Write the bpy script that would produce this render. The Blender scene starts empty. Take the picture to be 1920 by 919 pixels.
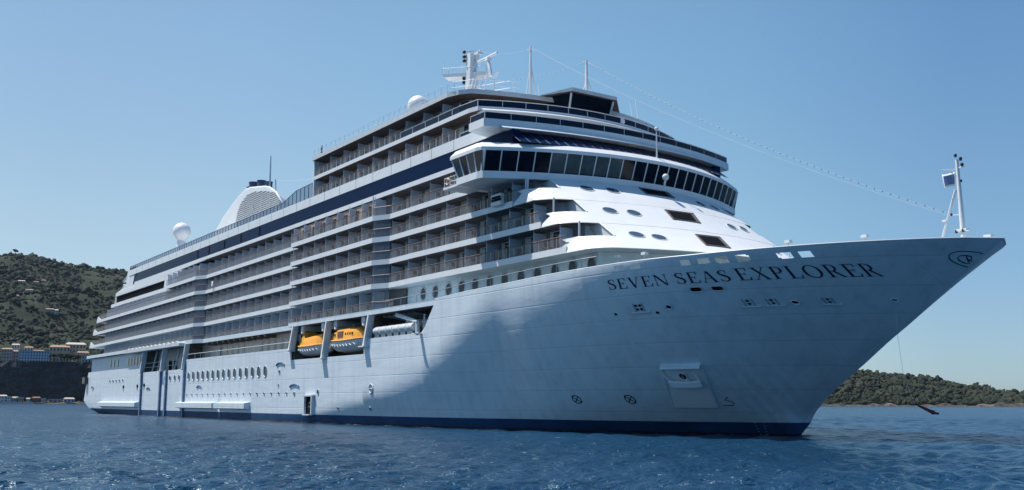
import bpy, bmesh, math, random
import numpy as np
from mathutils import Vector, Matrix
R = math.radians
random.seed(7); rng = np.random.default_rng(7)
scene = bpy.context.scene
COL = scene.collection

# ------------------------------------------------------------------ camera, sky, sun, exposure
cam = bpy.data.objects.new('camera', bpy.data.cameras.new('camera')); COL.objects.link(cam)
scene.camera = cam
cam.data.sensor_width = 36.0; cam.data.lens = 36.0
cam.data.clip_start = 0.5; cam.data.clip_end = 60000
az, pitch, roll = R(145.788036), R(8.784445), R(0.211993)
fh = Vector((math.cos(az), math.sin(az), 0)); r0 = Vector((math.sin(az), -math.cos(az), 0)); up = Vector((0, 0, 1))
fw = fh*math.cos(pitch)+up*math.sin(pitch); u0 = up*math.cos(pitch)-fh*math.sin(pitch)
rx = r0*math.cos(roll)+u0*math.sin(roll); uy = u0*math.cos(roll)-r0*math.sin(roll)
cam.matrix_world = Matrix(((rx.x, uy.x, -fw.x, 0), (rx.y, uy.y, -fw.y, 0), (rx.z, uy.z, -fw.z, 2.85), (0, 0, 0, 1)))

SUN = Vector((-0.374, -0.31, 1.0)).normalized()            # direction towards the sun
world = bpy.data.worlds.new('World'); scene.world = world; world.use_nodes = True
wn = world.node_tree; bg = wn.nodes['Background']
sky = wn.nodes.new('ShaderNodeTexSky'); sky.sky_type = 'NISHITA'; sky.sun_disc = False
sky.sun_elevation = math.asin(SUN.z); sky.sun_rotation = math.atan2(SUN.x, SUN.y)
sky.altitude = 0; sky.air_density = 1.0; sky.dust_density = 0.25; sky.ozone_density = 2.5
def ramp(stops):
    r_ = wn.nodes.new('ShaderNodeValToRGB'); e = r_.color_ramp.elements
    e[0].position, e[0].color = stops[0][0], (*stops[0][1], 1); e[1].position, e[1].color = stops[-1][0], (*stops[-1][1], 1)
    for p, c in stops[1:-1]: x = e.new(p); x.color = (*c, 1)
    return r_
wtc = wn.nodes.new('ShaderNodeTexCoord'); wsp = wn.nodes.new('ShaderNodeSeparateXYZ'); wn.links.new(wtc.outputs['Generated'], wsp.inputs[0])
rz = ramp([(0.0, (.60, .66, .86)), (.07, (.76, .74, .81)), (.18, (.88, .87, .84)), (.33, (.93, .98, .95))]); wn.links.new(wsp.outputs['Z'], rz.inputs[0])
dt = wn.nodes.new('ShaderNodeVectorMath'); dt.operation = 'DOT_PRODUCT'; dt.inputs[1].default_value = (-.281, -.4135, 0); wn.links.new(wtc.outputs['Generated'], dt.inputs[0])
ad_ = wn.nodes.new('ShaderNodeMath'); ad_.inputs[1].default_value = .5; wn.links.new(dt.outputs['Value'], ad_.inputs[0])
ra = ramp([(.15, (.66, .86, .98)), (.305, (.72, .89, .99)), (.39, (.93, 1.07, 1.06)), (.5, (1.05, 1.15, 1.09)), (.615, (1.12, 1.12, 1.04)), (.7, (1.08, 1.06, .98)), (.9, (1.1, 1.07, .97))]); wn.links.new(ad_.outputs[0], ra.inputs[0])
m1 = wn.nodes.new('ShaderNodeMixRGB'); m1.blend_type = 'MULTIPLY'; m1.inputs[0].default_value = 1; wn.links.new(sky.outputs[0], m1.inputs[1]); wn.links.new(rz.outputs[0], m1.inputs[2])
m2 = wn.nodes.new('ShaderNodeMixRGB'); m2.blend_type = 'MULTIPLY'; m2.inputs[0].default_value = 1; wn.links.new(m1.outputs[0], m2.inputs[1]); wn.links.new(ra.outputs[0], m2.inputs[2])
d2 = wn.nodes.new('ShaderNodeVectorMath'); d2.operation = 'DOT_PRODUCT'; d2.inputs[1].default_value = (.827, -.562, 0); wn.links.new(wtc.outputs['Generated'], d2.inputs[0])
rb = ramp([(.05, (1, 1, 1)), (.45, (.62, .86, 1.02)), (.9, (.52, .80, 1.02))]); wn.links.new(d2.outputs['Value'], rb.inputs[0])
m3 = wn.nodes.new('ShaderNodeMixRGB'); m3.blend_type = 'MULTIPLY'; m3.inputs[0].default_value = 1; wn.links.new(m2.outputs[0], m3.inputs[1]); wn.links.new(rb.outputs[0], m3.inputs[2])
wn.links.new(m3.outputs[0], bg.inputs[0]); bg.inputs[1].default_value = 0.1
sl = bpy.data.lights.new('sun', 'SUN'); sl.energy = 5.0; sl.angle = R(0.53); sl.color = (1.0, 0.95, 0.88)
so = bpy.data.objects.new('sun', sl); COL.objects.link(so); so.rotation_euler = SUN.to_track_quat('Z', 'Y').to_euler()
scene.view_settings.view_transform = 'Standard'; scene.view_settings.look = 'None'
scene.view_settings.exposure = 0.45; scene.view_settings.gamma = 1.0
scene.cycles.max_bounces = 8; scene.cycles.transparent_max_bounces = 16; scene.cycles.use_denoising = True; scene.cycles.sample_clamp_direct = 10; scene.cycles.sample_clamp_indirect = 4

# ------------------------------------------------------------------ materials
def mat(name, col, rough=0.5, metal=0.0, vary=0.08, vscale=1.5, bump=0.0, bscale=8.0, spec=0.5, alpha=1.0):
    m = bpy.data.materials.new(name); m.use_nodes = True
    n = m.node_tree.nodes; l = m.node_tree.links; b = n['Principled BSDF']
    b.inputs['Roughness'].default_value = rough; b.inputs['Metallic'].default_value = metal
    b.inputs['Specular IOR Level'].default_value = spec
    tc = n.new('ShaderNodeTexCoord')
    nz = n.new('ShaderNodeTexNoise'); nz.inputs['Scale'].default_value = vscale; nz.inputs['Detail'].default_value = 4
    l.new(tc.outputs['Object'], nz.inputs['Vector'])
    cr = n.new('ShaderNodeValToRGB'); cr.color_ramp.elements[0].position = 0.3; cr.color_ramp.elements[1].position = 0.7
    cr.color_ramp.elements[0].color = [c*(1-vary) for c in col]+[1]; cr.color_ramp.elements[1].color = [min(1, c*(1+vary)) for c in col]+[1]
    l.new(nz.outputs['Fac'], cr.inputs[0]); l.new(cr.outputs[0], b.inputs['Base Color'])
    if bump > 0:
        n2 = n.new('ShaderNodeTexNoise'); n2.inputs['Scale'].default_value = bscale; n2.inputs['Detail'].default_value = 5
        l.new(tc.outputs['Object'], n2.inputs['Vector'])
        bp = n.new('ShaderNodeBump'); bp.inputs['Strength'].default_value = bump; bp.inputs['Distance'].default_value = 0.1
        l.new(n2.outputs['Fac'], bp.inputs['Height']); l.new(bp.outputs[0], b.inputs['Normal'])
    if alpha < 1:
        tr = n.new('ShaderNodeBsdfTransparent'); mx = n.new('ShaderNodeMixShader'); mx.inputs[0].default_value = alpha
        l.new(tr.outputs[0], mx.inputs[1]); l.new(b.outputs[0], mx.inputs[2]); l.new(mx.outputs[0], n['Material Output'].inputs[0])
    return m

def hull_paint(name, col, rough):
    """white ship plating: strake seams, faint plate waviness, weathering streaks that run down the side"""
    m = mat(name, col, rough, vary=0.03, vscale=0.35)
    n = m.node_tree.nodes; l = m.node_tree.links; b = n['Principled BSDF']
    tc = n.new('ShaderNodeTexCoord')
    sep = n.new('ShaderNodeSeparateXYZ'); l.new(tc.outputs['Object'], sep.inputs[0])
    def seam(out, period, width):
        a = n.new('ShaderNodeMath'); a.operation = 'MULTIPLY'; a.inputs[1].default_value = 1/period; l.new(out, a.inputs[0])
        f = n.new('ShaderNodeMath'); f.operation = 'FRACT'; l.new(a.outputs[0], f.inputs[0])
        p = n.new('ShaderNodeMath'); p.operation = 'PINGPONG'; p.inputs[1].default_value = 0.5; l.new(f.outputs[0], p.inputs[0])
        g = n.new('ShaderNodeMapRange'); g.inputs[1].default_value = 0; g.inputs[2].default_value = width; g.inputs[3].default_value = 0; g.inputs[4].default_value = 1
        l.new(p.outputs[0], g.inputs[0]); return g.outputs[0]
    s1 = seam(sep.outputs['Z'], 2.05, 0.04); s2 = seam(sep.outputs['X'], 9.0, 0.006)
    mn = n.new('ShaderNodeMath'); mn.operation = 'MULTIPLY'; l.new(s1, mn.inputs[0]); l.new(s2, mn.inputs[1])
    mp = n.new('ShaderNodeMapping'); mp.inputs['Scale'].default_value = (0.25, 0.25, 0.9); l.new(tc.outputs['Object'], mp.inputs[0])
    nz = n.new('ShaderNodeTexNoise'); nz.inputs['Scale'].default_value = 1.0; nz.inputs['Detail'].default_value = 3; l.new(mp.outputs[0], nz.inputs['Vector'])
    ad = n.new('ShaderNodeMath'); ad.operation = 'MULTIPLY_ADD'; ad.inputs[1].default_value = 0.35; l.new(mn.outputs[0], ad.inputs[0]); l.new(nz.outputs['Fac'], ad.inputs[2])
    bp = n.new('ShaderNodeBump'); bp.inputs['Strength'].default_value = 0.40; bp.inputs['Distance'].default_value = 0.08
    l.new(ad.outputs[0], bp.inputs['Height']); l.new(bp.outputs[0], b.inputs['Normal'])
    # streaks
    m2 = n.new('ShaderNodeMapping'); m2.inputs['Scale'].default_value = (1.1, 1.1, 0.06); l.new(tc.outputs['Object'], m2.inputs[0])
    z2 = n.new('ShaderNodeTexNoise'); z2.inputs['Scale'].default_value = 1.0; z2.inputs['Detail'].default_value = 6; l.new(m2.outputs[0], z2.inputs['Vector'])
    rp = n.new('ShaderNodeMapRange'); rp.inputs[1].default_value = 0.45; rp.inputs[2].default_value = 0.8; rp.inputs[3].default_value = 1.0; rp.inputs[4].default_value = 0.84
    l.new(z2.outputs['Fac'], rp.inputs[0])
    src = b.inputs['Base Color'].links[0].from_socket
    mu = n.new('ShaderNodeMixRGB'); mu.blend_type = 'MULTIPLY'; mu.inputs[0].default_value = 1; l.new(src, mu.inputs[1]); l.new(rp.outputs[0], mu.inputs[2])
    sd = n.new('ShaderNodeMapRange'); sd.inputs[3].default_value = 0.9; sd.inputs[4].default_value = 1; l.new(mn.outputs[0], sd.inputs[0])
    mv = n.new('ShaderNodeMixRGB'); mv.blend_type = 'MULTIPLY'; mv.inputs[0].default_value = 1; l.new(mu.outputs[0], mv.inputs[1]); l.new(sd.outputs[0], mv.inputs[2])
    m4 = n.new('ShaderNodeMapping'); m4.inputs['Scale'].default_value = (1.7, 1.7, .09); m4.inputs['Location'].default_value = (31, 7, 2); l.new(tc.outputs['Object'], m4.inputs[0])
    z4 = n.new('ShaderNodeTexNoise'); z4.inputs['Scale'].default_value = 1.0; z4.inputs['Detail'].default_value = 4; l.new(m4.outputs[0], z4.inputs['Vector'])
    r4 = n.new('ShaderNodeMapRange'); r4.inputs[1].default_value = .66; r4.inputs[2].default_value = .80; r4.inputs[3].default_value = 0; r4.inputs[4].default_value = .30; l.new(z4.outputs['Fac'], r4.inputs[0])
    x4 = n.new('ShaderNodeMixRGB'); l.new(r4.outputs[0], x4.inputs[0]); l.new(mv.outputs[0], x4.inputs[1]); x4.inputs[2].default_value = (.30, .24, .19, 1)
    l.new(x4.outputs[0], b.inputs['Base Color'])
    return m

M = {}
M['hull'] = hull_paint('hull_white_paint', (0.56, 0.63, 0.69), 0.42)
M['white'] = mat('white_paint', (0.67, 0.69, 0.71), 0.4, vary=0.04, vscale=0.6)
M['boot'] = mat('navy_boot_top_paint', (0.013, 0.054, 0.135), 0.6, vary=0.2, vscale=0.5, spec=.15)
M['antifoul'] = mat('dark_red_antifouling', (0.03, 0.010, 0.012), 0.6, vary=0.4)
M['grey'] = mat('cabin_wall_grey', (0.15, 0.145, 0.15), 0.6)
M['partition'] = mat('partition_panel', (0.46, 0.51, 0.58), 0.45)
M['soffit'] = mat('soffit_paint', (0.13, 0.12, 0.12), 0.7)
M['wood'] = mat('wooden_soffit', (0.12, 0.08, 0.065), 0.5, vary=0.35, vscale=3)
M['teak'] = mat('teak_handrail', (0.14, 0.075, 0.05), 0.45, vary=0.3)
M['pane'] = mat('pane_joint', (0.13, 0.15, 0.19), 0.6, spec=.1)
M['frame'] = mat('brown_grey_frame', (0.10, 0.085, 0.08), 0.5)
M['wicker'] = mat('dark_wicker', (0.07, 0.045, 0.035), 0.7, vary=0.4, vscale=6)
M['dark'] = mat('dark_opening', (0.006, 0.007, 0.010), 0.8, spec=.05)
M['blue'] = mat('navy_window_band', (0.004, 0.016, 0.055), 0.28, vary=0.15, vscale=0.2, spec=.03)
M['navyglass'] = mat('navy_glass_screen', (0.004, 0.010, 0.030), 0.08, vary=0.3, vscale=0.5, spec=.2)
M['screen'] = mat('blue_wind_screen', (0.06, 0.12, 0.22), 0.06, alpha=0.72)
M['cornerglass'] = mat('corner_glass', (0.10, 0.13, 0.19), 0.07, alpha=0.5)
M['railglass'] = mat('balcony_glass', (0.20, 0.18, 0.18), 0.1, alpha=0.30, spec=.3)
M['door'] = mat('cabin_door_glass', (0.02, 0.024, 0.03), 0.07, vary=0.5, vscale=0.4)
M['curtain'] = mat('curtain_cloth', (0.50, 0.47, 0.44), 0.8)
M['bglass'] = mat('bridge_glass', (0.003, 0.007, 0.015), 0.05, vary=0.4, spec=.15)
M['tealglass'] = mat('sky_teal_bridge_glass', (0.010, 0.050, 0.075), 0.05, vary=0.3, spec=.25)  # sky seen through the panes, put into the colour as teal
M['portglass'] = mat('porthole_glass', (0.02, 0.032, 0.05), 0.2, vary=0.3, spec=.2)
M['prom'] = mat('promenade_wall', (0.58, 0.68, 0.74), 0.5)
M['warm'] = mat('warm_cabin_wall', (0.36, 0.25, 0.19), 0.6, vary=.4, vscale=.8)
M['skyglass'] = mat('front_port_glass', (0.05, 0.08, 0.12), 0.06, vary=0.3)
M['salmon'] = mat('gallery_wall', (0.62, 0.52, 0.48), 0.55)
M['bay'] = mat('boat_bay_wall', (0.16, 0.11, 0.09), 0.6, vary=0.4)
M['orange'] = mat('orange_lifeboat_canopy', (0.85, 0.36, 0.035), 0.4, vary=0.08)
M['steel'] = mat('galvanised_steel', (0.35, 0.37, 0.40), 0.4, 0.6)
M['greypaint'] = mat('pale_grey_paint', (0.52, 0.55, 0.58), 0.45)
M['stack'] = mat('dark_blue_stack', (0.03, 0.055, 0.11), 0.45)
M['letters'] = mat('navy_letters', (0.010, 0.019, 0.050), 0.5, spec=.2)
M['black'] = mat('black_lamp', (0.01, 0.01, 0.012), 0.4)
M['rope'] = mat('pale_rope', (0.45, 0.45, 0.46), 0.8)
M['wire'] = mat('thin_wire', (0.42, 0.45, 0.5), 0.6)
M['bulb'] = mat('lamp_bulb', (0.10, 0.09, 0.09), 0.3)
M['red'] = mat('red_float', (0.10, 0.008, 0.010), 0.5, vary=0.3)
M['flagblue'] = mat('flag_blue', (0.05, 0.11, 0.24), 0.8)
M['flagwhite'] = mat('flag_white', (0.72, 0.73, 0.75), 0.8)
M['bluegrey'] = mat('blue_grey_hull_paint', (0.11, 0.18, 0.29), 0.5, vary=0.3)
M['skin'] = mat('skin', (0.55, 0.30, 0.22), 0.6)
M['clothdark'] = mat('dark_cloth', (0.02, 0.022, 0.03), 0.85)
M['hair'] = mat('dark_hair', (0.02, 0.013, 0.01), 0.7)
M['deckgreen'] = mat('deck_coating', (0.20, 0.23, 0.22), 0.8, vary=0.2)

# ------------------------------------------------------------------ helpers
def base(o):
    v = Vector((0, 0, 0))
    while o is not None: v = v+o.location; o = o.parent
    return v
def thing(name, label, cat, loc=(0, 0, 0), group=None):
    o = bpy.data.objects.new(name, None); COL.objects.link(o); o.location = loc; o.empty_display_size = 0.5
    return tag(o, label, cat, group)
def tag(o, label=None, cat=None, group=None, kind=None):
    if label: o['label'] = label
    if cat: o['category'] = cat
    if group: o['group'] = group
    if kind: o['kind'] = kind
    return o
class MB:
    def __init__(s): s.v = []; s.f = []; s.m = []
    def face(s, pts, m=0):
        i = len(s.v); s.v += [tuple(p) for p in pts]; s.f.append(list(range(i, i+len(pts)))); s.m.append(m)
    def hexa(s, a, b, m=0):
        """a, b: two matching loops of 4 points"""
        i = len(s.v); s.v += [tuple(p) for p in a]+[tuple(p) for p in b]
        for f in ((0, 1, 2, 3), (7, 6, 5, 4), (0, 4, 5, 1), (1, 5, 6, 2), (2, 6, 7, 3), (3, 7, 4, 0)):
            s.f.append([i+k for k in f]); s.m.append(m)
    def box(s, x0, x1, y0, y1, z0, z1, m=0):
        s.hexa([(x0, y0, z0), (x1, y0, z0), (x1, y1, z0), (x0, y1, z0)], [(x0, y0, z1), (x1, y0, z1), (x1, y1, z1), (x0, y1, z1)], m)
    def prism(s, pts, z0, z1, m=0, mt=None, mbot=None):
        """pts: outline in XY"""
        n = len(pts); i = len(s.v)
        s.v += [(p[0], p[1], z0) for p in pts]+[(p[0], p[1], z1) for p in pts]
        s.f.append([i+k for k in range(n)][::-1]); s.m.append(m if mbot is None else mbot)
        s.f.append([i+n+k for k in range(n)]); s.m.append(m if mt is None else mt)
        for k in range(n):
            j = (k+1) % n; s.f.append([i+k, i+j, i+n+j, i+n+k]); s.m.append(m)
    def prismy(s, pts, y0, y1, m=0):
        """pts: outline in XZ"""
        n = len(pts); i = len(s.v)
        s.v += [(p[0], y0, p[1]) for p in pts]+[(p[0], y1, p[1]) for p in pts]
        s.f.append([i+k for k in range(n)]); s.m.append(m); s.f.append([i+n+k for k in range(n)][::-1]); s.m.append(m)
        for k in range(n):
            j = (k+1) % n; s.f.append([i+j, i+k, i+n+k, i+n+j]); s.m.append(m)
    def tube(s, pts, r, n=6, m=0, r1=None):
        pts = [Vector(p) for p in pts]; k = len(pts); i = len(s.v)
        for a, p in enumerate(pts):
            d = (pts[min(a+1, k-1)]-pts[max(a-1, 0)]).normalized()
            e = d.cross(Vector((0, 0, 1))); e = (d.cross(Vector((1, 0, 0))) if e.length < 1e-3 else e).normalized(); g = d.cross(e)
            rr = r if r1 is None else r+(r1-r)*a/max(k-1, 1)
            for q in range(n):
                t = 2*math.pi*q/n; s.v.append(tuple(p+e*math.cos(t)*rr+g*math.sin(t)*rr))
        for a in range(k-1):
            for q in range(n):
                s.f.append([i+a*n+q, i+a*n+(q+1) % n, i+(a+1)*n+(q+1) % n, i+(a+1)*n+q]); s.m.append(m)
        s.f.append([i+q for q in range(n)][::-1]); s.m.append(m); s.f.append([i+(k-1)*n+q for q in range(n)]); s.m.append(m)
    def lathe(s, c, prof, n=20, m=0):
        """prof: (radius, z) from the bottom up, about a vertical axis"""
        i = len(s.v); k = len(prof)
        for r, z in prof:
            for q in range(n):
                t = 2*math.pi*q/n; s.v.append((c[0]+r*math.cos(t), c[1]+r*math.sin(t), c[2]+z))
        for a in range(k-1):
            for q in range(n):
                s.f.append([i+a*n+q, i+a*n+(q+1) % n, i+(a+1)*n+(q+1) % n, i+(a+1)*n+q]); s.m.append(m)
        s.f.append([i+q for q in range(n)][::-1]); s.m.append(m); s.f.append([i+(k-1)*n+q for q in range(n)]); s.m.append(m)
    def ball(s, c, r, n=14, m=0, sz=1.0):
        s.lathe((c[0], c[1], c[2]), [(max(1e-3, r*math.sin(math.pi*a/(n//2+1))), -r*sz*math.cos(math.pi*a/(n//2+1))) for a in range(n//2+2)], n, m)
    def build(s, name, mats, parent=None, smooth=False, weld=None, fix=True, origin=None):
        me = bpy.data.meshes.new(name)
        off = base(parent) if parent is not None else Vector((0, 0, 0))
        if origin is not None: off = Vector(origin)
        me.from_pydata([tuple(Vector(p)-off) for p in s.v], [], s.f)
        for x in (mats if isinstance(mats, (list, tuple)) else [mats]): me.materials.append(x)
        me.polygons.foreach_set('material_index', s.m)
        if weld or fix:
            bm = bmesh.new(); bm.from_mesh(me)
            if weld: bmesh.ops.remove_doubles(bm, verts=bm.verts, dist=weld)
            if fix: bmesh.ops.recalc_face_normals(bm, faces=bm.faces)
            bm.to_mesh(me); bm.free()
        if smooth:
            me.polygons.foreach_set('use_smooth', [True]*len(me.polygons))
            me.set_sharp_from_angle(angle=R(38))
        o = bpy.data.objects.new(name, me); COL.objects.link(o)
        if parent is not None:
            o.parent = parent
            if origin is not None: o.location = off-base(parent)
        elif origin is not None: o.location = off
        return o
def dup(o, loc, parent=None):
    """a copy of one object at a world place"""
    c = o.copy(); COL.objects.link(c); c.parent = parent if parent is not None else o.parent
    c.location = Vector(loc)-(base(c.parent) if c.parent is not None else Vector((0, 0, 0)))
    return c
def dup_tree(o, loc, rotz=None, label=None):
    c = o.copy(); COL.objects.link(c); c.location = loc
    if rotz is not None: c.rotation_euler.z = rotz
    if label: c['label'] = label
    for ch in list(o.children):
        d = ch.copy(); COL.objects.link(d); d.parent = c
        for g in ch.children:
            e = g.copy(); COL.objects.link(e); e.parent = d
    return c

# ------------------------------------------------------------------ ship form
YC = 75.0                                                   # the ship's centre line; bow towards +X, starboard towards -Y
def tab(t, x):
    if x <= t[0][0]: return t[0][1]
    for (xa, ya), (xb, yb) in zip(t, t[1:]):
        if x <= xb: return ya+(yb-ya)*(x-xa)/(xb-xa)
    return t[-1][1]
BD = [(-300, 16.0), (-270, 16.4), (-255, 16.7), (-110, 16.7), (-90, 16.75), (-80, 17.0), (-74, 17.1), (-68, 16.7), (-64.5, 16.0), (-61.4, 14.9), (-58, 13.5), (-55, 11.9), (-52.5, 10.3), (-50.2, 8.6), (-48, 6.7), (-46, 4.7), (-44.5, 2.8), (-43.4, .75), (-43.0, 0.0)]
ZT = [(-300, 14.0), (-103, 14.5), (-95, 14.85), (-80, 15.1), (-62, 15.15), (-50, 15.4), (-43, 15.55)]
STEM = [(-63.5, -3.0), (-63.45, 0.0), (-63.15, 1.1), (-62.4, 2.0), (-61.25, 2.9), (-57.0, 5.8), (-55.0, 7.3), (-52.4, 8.96), (-43.0, 15.54)]
INS = [(-150, 0.0), (-140, 0.7), (-130, 1.3), (-118, 2.0), (-109, 2.6), (-100.6, 3.5), (-95, 4.4), (-91, 5.2), (-85, 6.9), (-75.6, 10.4), (-69.6, 13.2), (-66, 15.0), (-63.4, 15.75)]
PW = [(-150, 6.), (-100.6, 2.4), (-91, 2.1), (-85, 1.95), (-75, 1.7), (-66, 1.45), (-60, 1.3), (-50, 1.12), (-43, 1.05)]
TURN = [(-150, -1.0), (-138, 0.4), (-130.5, 1.4), (-117.7, 3.1), (-108.7, 4.2), (-100.6, 6.8), (-95, 9.5), (-90.7, 11.8), (-89.2, 13.1), (-84, 15.5)]
SOFT = [(-130, 0.8), (-117, 1.1), (-108, 1.6), (-100, 2.6), (-95, 3.0), (-90, 2.6)]
CAP = [(-120, 0.40), (-100, 0.42), (-90, 0.5)]
def inset_mid(X, z):
    """how far the skin has turned in below the knuckle: the slope grows from nothing to its limit"""
    zt, dl, cap = tab(TURN, X), tab(SOFT, X), tab(CAP, X); zr = zt+dl; k = .26/dl; h_ = max(0.0, zr-z); hc = cap/k
    return .5*k*h_*h_ if h_ < hc else .5*cap*hc+cap*(h_-hc)
def hb_raw(X, z):
    zt = tab(ZT, X); bd = tab(BD, X)
    if X <= -63.45:
        w = min(1.0, max(0.0, (X+95)/11.0)); w = w*w*(3-2*w)
        i0 = inset_mid(X, z) if w < 1 else 0; i1 = min(tab(INS, X), bd)*max(0., (zt-z)/zt)**tab(PW, X) if w > 0 else 0
        b = bd-(i0*(1-w)+i1*w)
        if X < -240 and z < 1.2: b -= 2.0*(1.2-z)/2.7*min(1, (-240-X)/25)
    else:
        z0 = tab(STEM, X)
        if z <= z0: return 0.0
        b = bd*(1-max(0., (zt-z)/max(zt-z0, 1e-3))**tab(PW, X))
    return max(b, 0.0)
def hb(X, z):
    b = hb_raw(X, z)
    if -74 < X < -52 and b > .5:                             # fair the skin over the forefoot
        w = min(1.0, (b-.5)/1.6)*min(1.0, (X+74)/3, (-52-X)/3)
        b = b*(1-w)+w*sum(k*hb_raw(X+d, z) for d, k in ((-2.7, .10), (-1.8, .15), (-.9, .17), (0, .16), (.9, .17), (1.8, .15), (2.7, .10)))
    return b
def hp(X, z, off=0.0): return (X, YC-hb(X, z)-off, z)
def hull_frame(X, z):
    p = Vector(hp(X, z)); tx = (Vector(hp(X+.2, z))-Vector(hp(X-.2, z))).normalized(); tz = (Vector(hp(X, z+.2))-Vector(hp(X, z-.2))).normalized()
    n = tx.cross(tz).normalized()
    if n.y > 0: n = -n
    return p, tx, tz, n

ship = thing('cruise_ship', 'huge white cruise ship with navy stripe and stacked balcony decks', 'cruise ship', (-165, 75, 0))

# hull: one skin of stations, its top edge dropping where boat bays and galleries open the side
TOP = [(-279, 10.2), (-225.4, 10.2), (-225.4, 9.0), (-195.7, 9.0), (-195.7, 10.75), (-143.3, 10.75), (-143.3, 9.0), (-119.4, 9.0), (-119.4, 10.9), (-104.4, 10.9), (-103.65, 11.5), (-101.6, 13.9), (-101.6, 14.5)]
STERN = [(-2, -262), (0, -268.5), (0.9, -274), (2.0, -279.5), (3.1, -283.2), (9.4, -280), (14, -277.5)]
def ztop(X): return tab(ZT, X)
cols = []
for X in (-255, -249, -243, -237, -231, -225.4): cols.append((X, 10.2))
for (xa, za), (xb, zb) in zip(TOP[:-1], TOP[1:]):
    if xb <= -225.39: continue
    if abs(xb-xa) < 1e-6: cols.append((xa, zb)); continue
    if not cols or cols[-1] != (xa, za): cols.append((xa, za))
    n = max(1, int((xb-xa)/4))
    for k in range(1, n+1): cols.append((xa+(xb-xa)*k/n, za+(zb-za)*k/n))
X = -101.6
while X < -43.05:
    X += 0.9 if X < -75 else 0.16
    X = min(X, -43.02); cols.append((X, ztop(X)))
FR = list(np.linspace(0, 0.90, 26))+list(np.linspace(0.90, 1, 17)[1:])
CHOCKS = [(-68.9, 14.69, .62), (-67.13, 14.66, .6), (-62.38, 14.60, .42), (-60.86, 14.60, .50), (-59.36, 14.60, .50), (-57.85, 14.62, .48), (-54.89, 14.65, .46), (-53.56, 14.67, .44)]
def in_chock(X, z):
    for cx, cz, w in CHOCKS:
        dx, dz = abs(X-cx), abs(z-cz); rr = 0.14; hz = 0.24
        if dx < w and dz < hz and not (dx > w-rr and dz > hz-rr and math.hypot(dx-w+rr, dz-hz+rr) > rr): return True
    return False
def hull_columns():
    out = []
    stern_n = 6
    for k in range(stern_n):
        t = k/stern_n
        def col(zt, t=t):
            zz = [-1.5, 0.2, 1.2]+[1.2+(zt-1.2)*f for f in FR[1:]]
            r = []
            for z in zz:
                xe = tab(STERN, z); Xp = xe+(-255-xe)*t; tt = 0.55*(1-t)**2 if t < 1 else 0
                r.append((Xp, max(hb(Xp, z)-.5*tt, 0), z))
            return r
        out.append(col(10.2))
    for Xc, zt in cols:
        zz = [-1.5, 0.2, 1.2]+[1.2+(zt-1.2)*f for f in FR[1:]]
        s0 = tab(STEM, Xc) if Xc > -63.45 else -9
        out.append([(Xc, hb(Xc, max(z, s0)), max(z, s0)) for z in zz])
    return out
HC = hull_columns()
h = MB(); nr = len(HC[0])
for side in (1, -1):
    for a in range(len(HC)-1):
        c0, c1 = HC[a], HC[a+1]
        if abs(c0[5][0]-c1[5][0]) < 1e-6: continue
        for r in range(nr-1):
            if side == 1 and c0[r][0] > -75 and r > 10:
                if in_chock((c0[r][0]+c1[r][0])/2, (c0[r][2]+c1[r+1][2])/2): continue
            q = [c0[r], c1[r], c1[r+1], c0[r+1]]
            h.face([(p[0], YC-side*p[1], p[2]) for p in q], 2 if r == 0 else (1 if r == 1 else 0))
for r in range(nr-1):                                       # transom
    a, b = HC[0][r], HC[0][r+1]
    h.face([(a[0], YC-a[1], a[2]), (a[0], YC+a[1], a[2]), (b[0], YC+b[1], b[2]), (b[0], YC-b[1], b[2])], 2 if r == 0 else (1 if r == 1 else 0))
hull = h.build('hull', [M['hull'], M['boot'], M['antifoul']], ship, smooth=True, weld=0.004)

# inner bulwark wall of the forecastle, foredeck
d = MB()
pts = [x for x in np.arange(-101, -47.0, 1.5)]
for a, b in zip(pts[:-1], pts[1:]):
    za, zb = 13.55, 13.55
    ya, yb = hb(a, za)-.05, hb(b, zb)-.05
    d.face([(a, YC-ya, za), (b, YC-yb, zb), (b, YC+yb, zb), (a, YC+ya, za)])
d.build('foredeck', M['deckgreen'], ship)
cp = MB()                                                   # rounded cap along the bulwark top
for side in (1, -1):
    cp.tube([(x, YC-side*max(hb(x, ztop(x))-0.06, 0), ztop(x)) for x in list(np.arange(-101.5, -44, 1.0))+[-43.6, -43.05]], 0.07, 6)
cp.build('bulwark_cap', M['greypaint'], ship, smooth=True)

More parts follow.
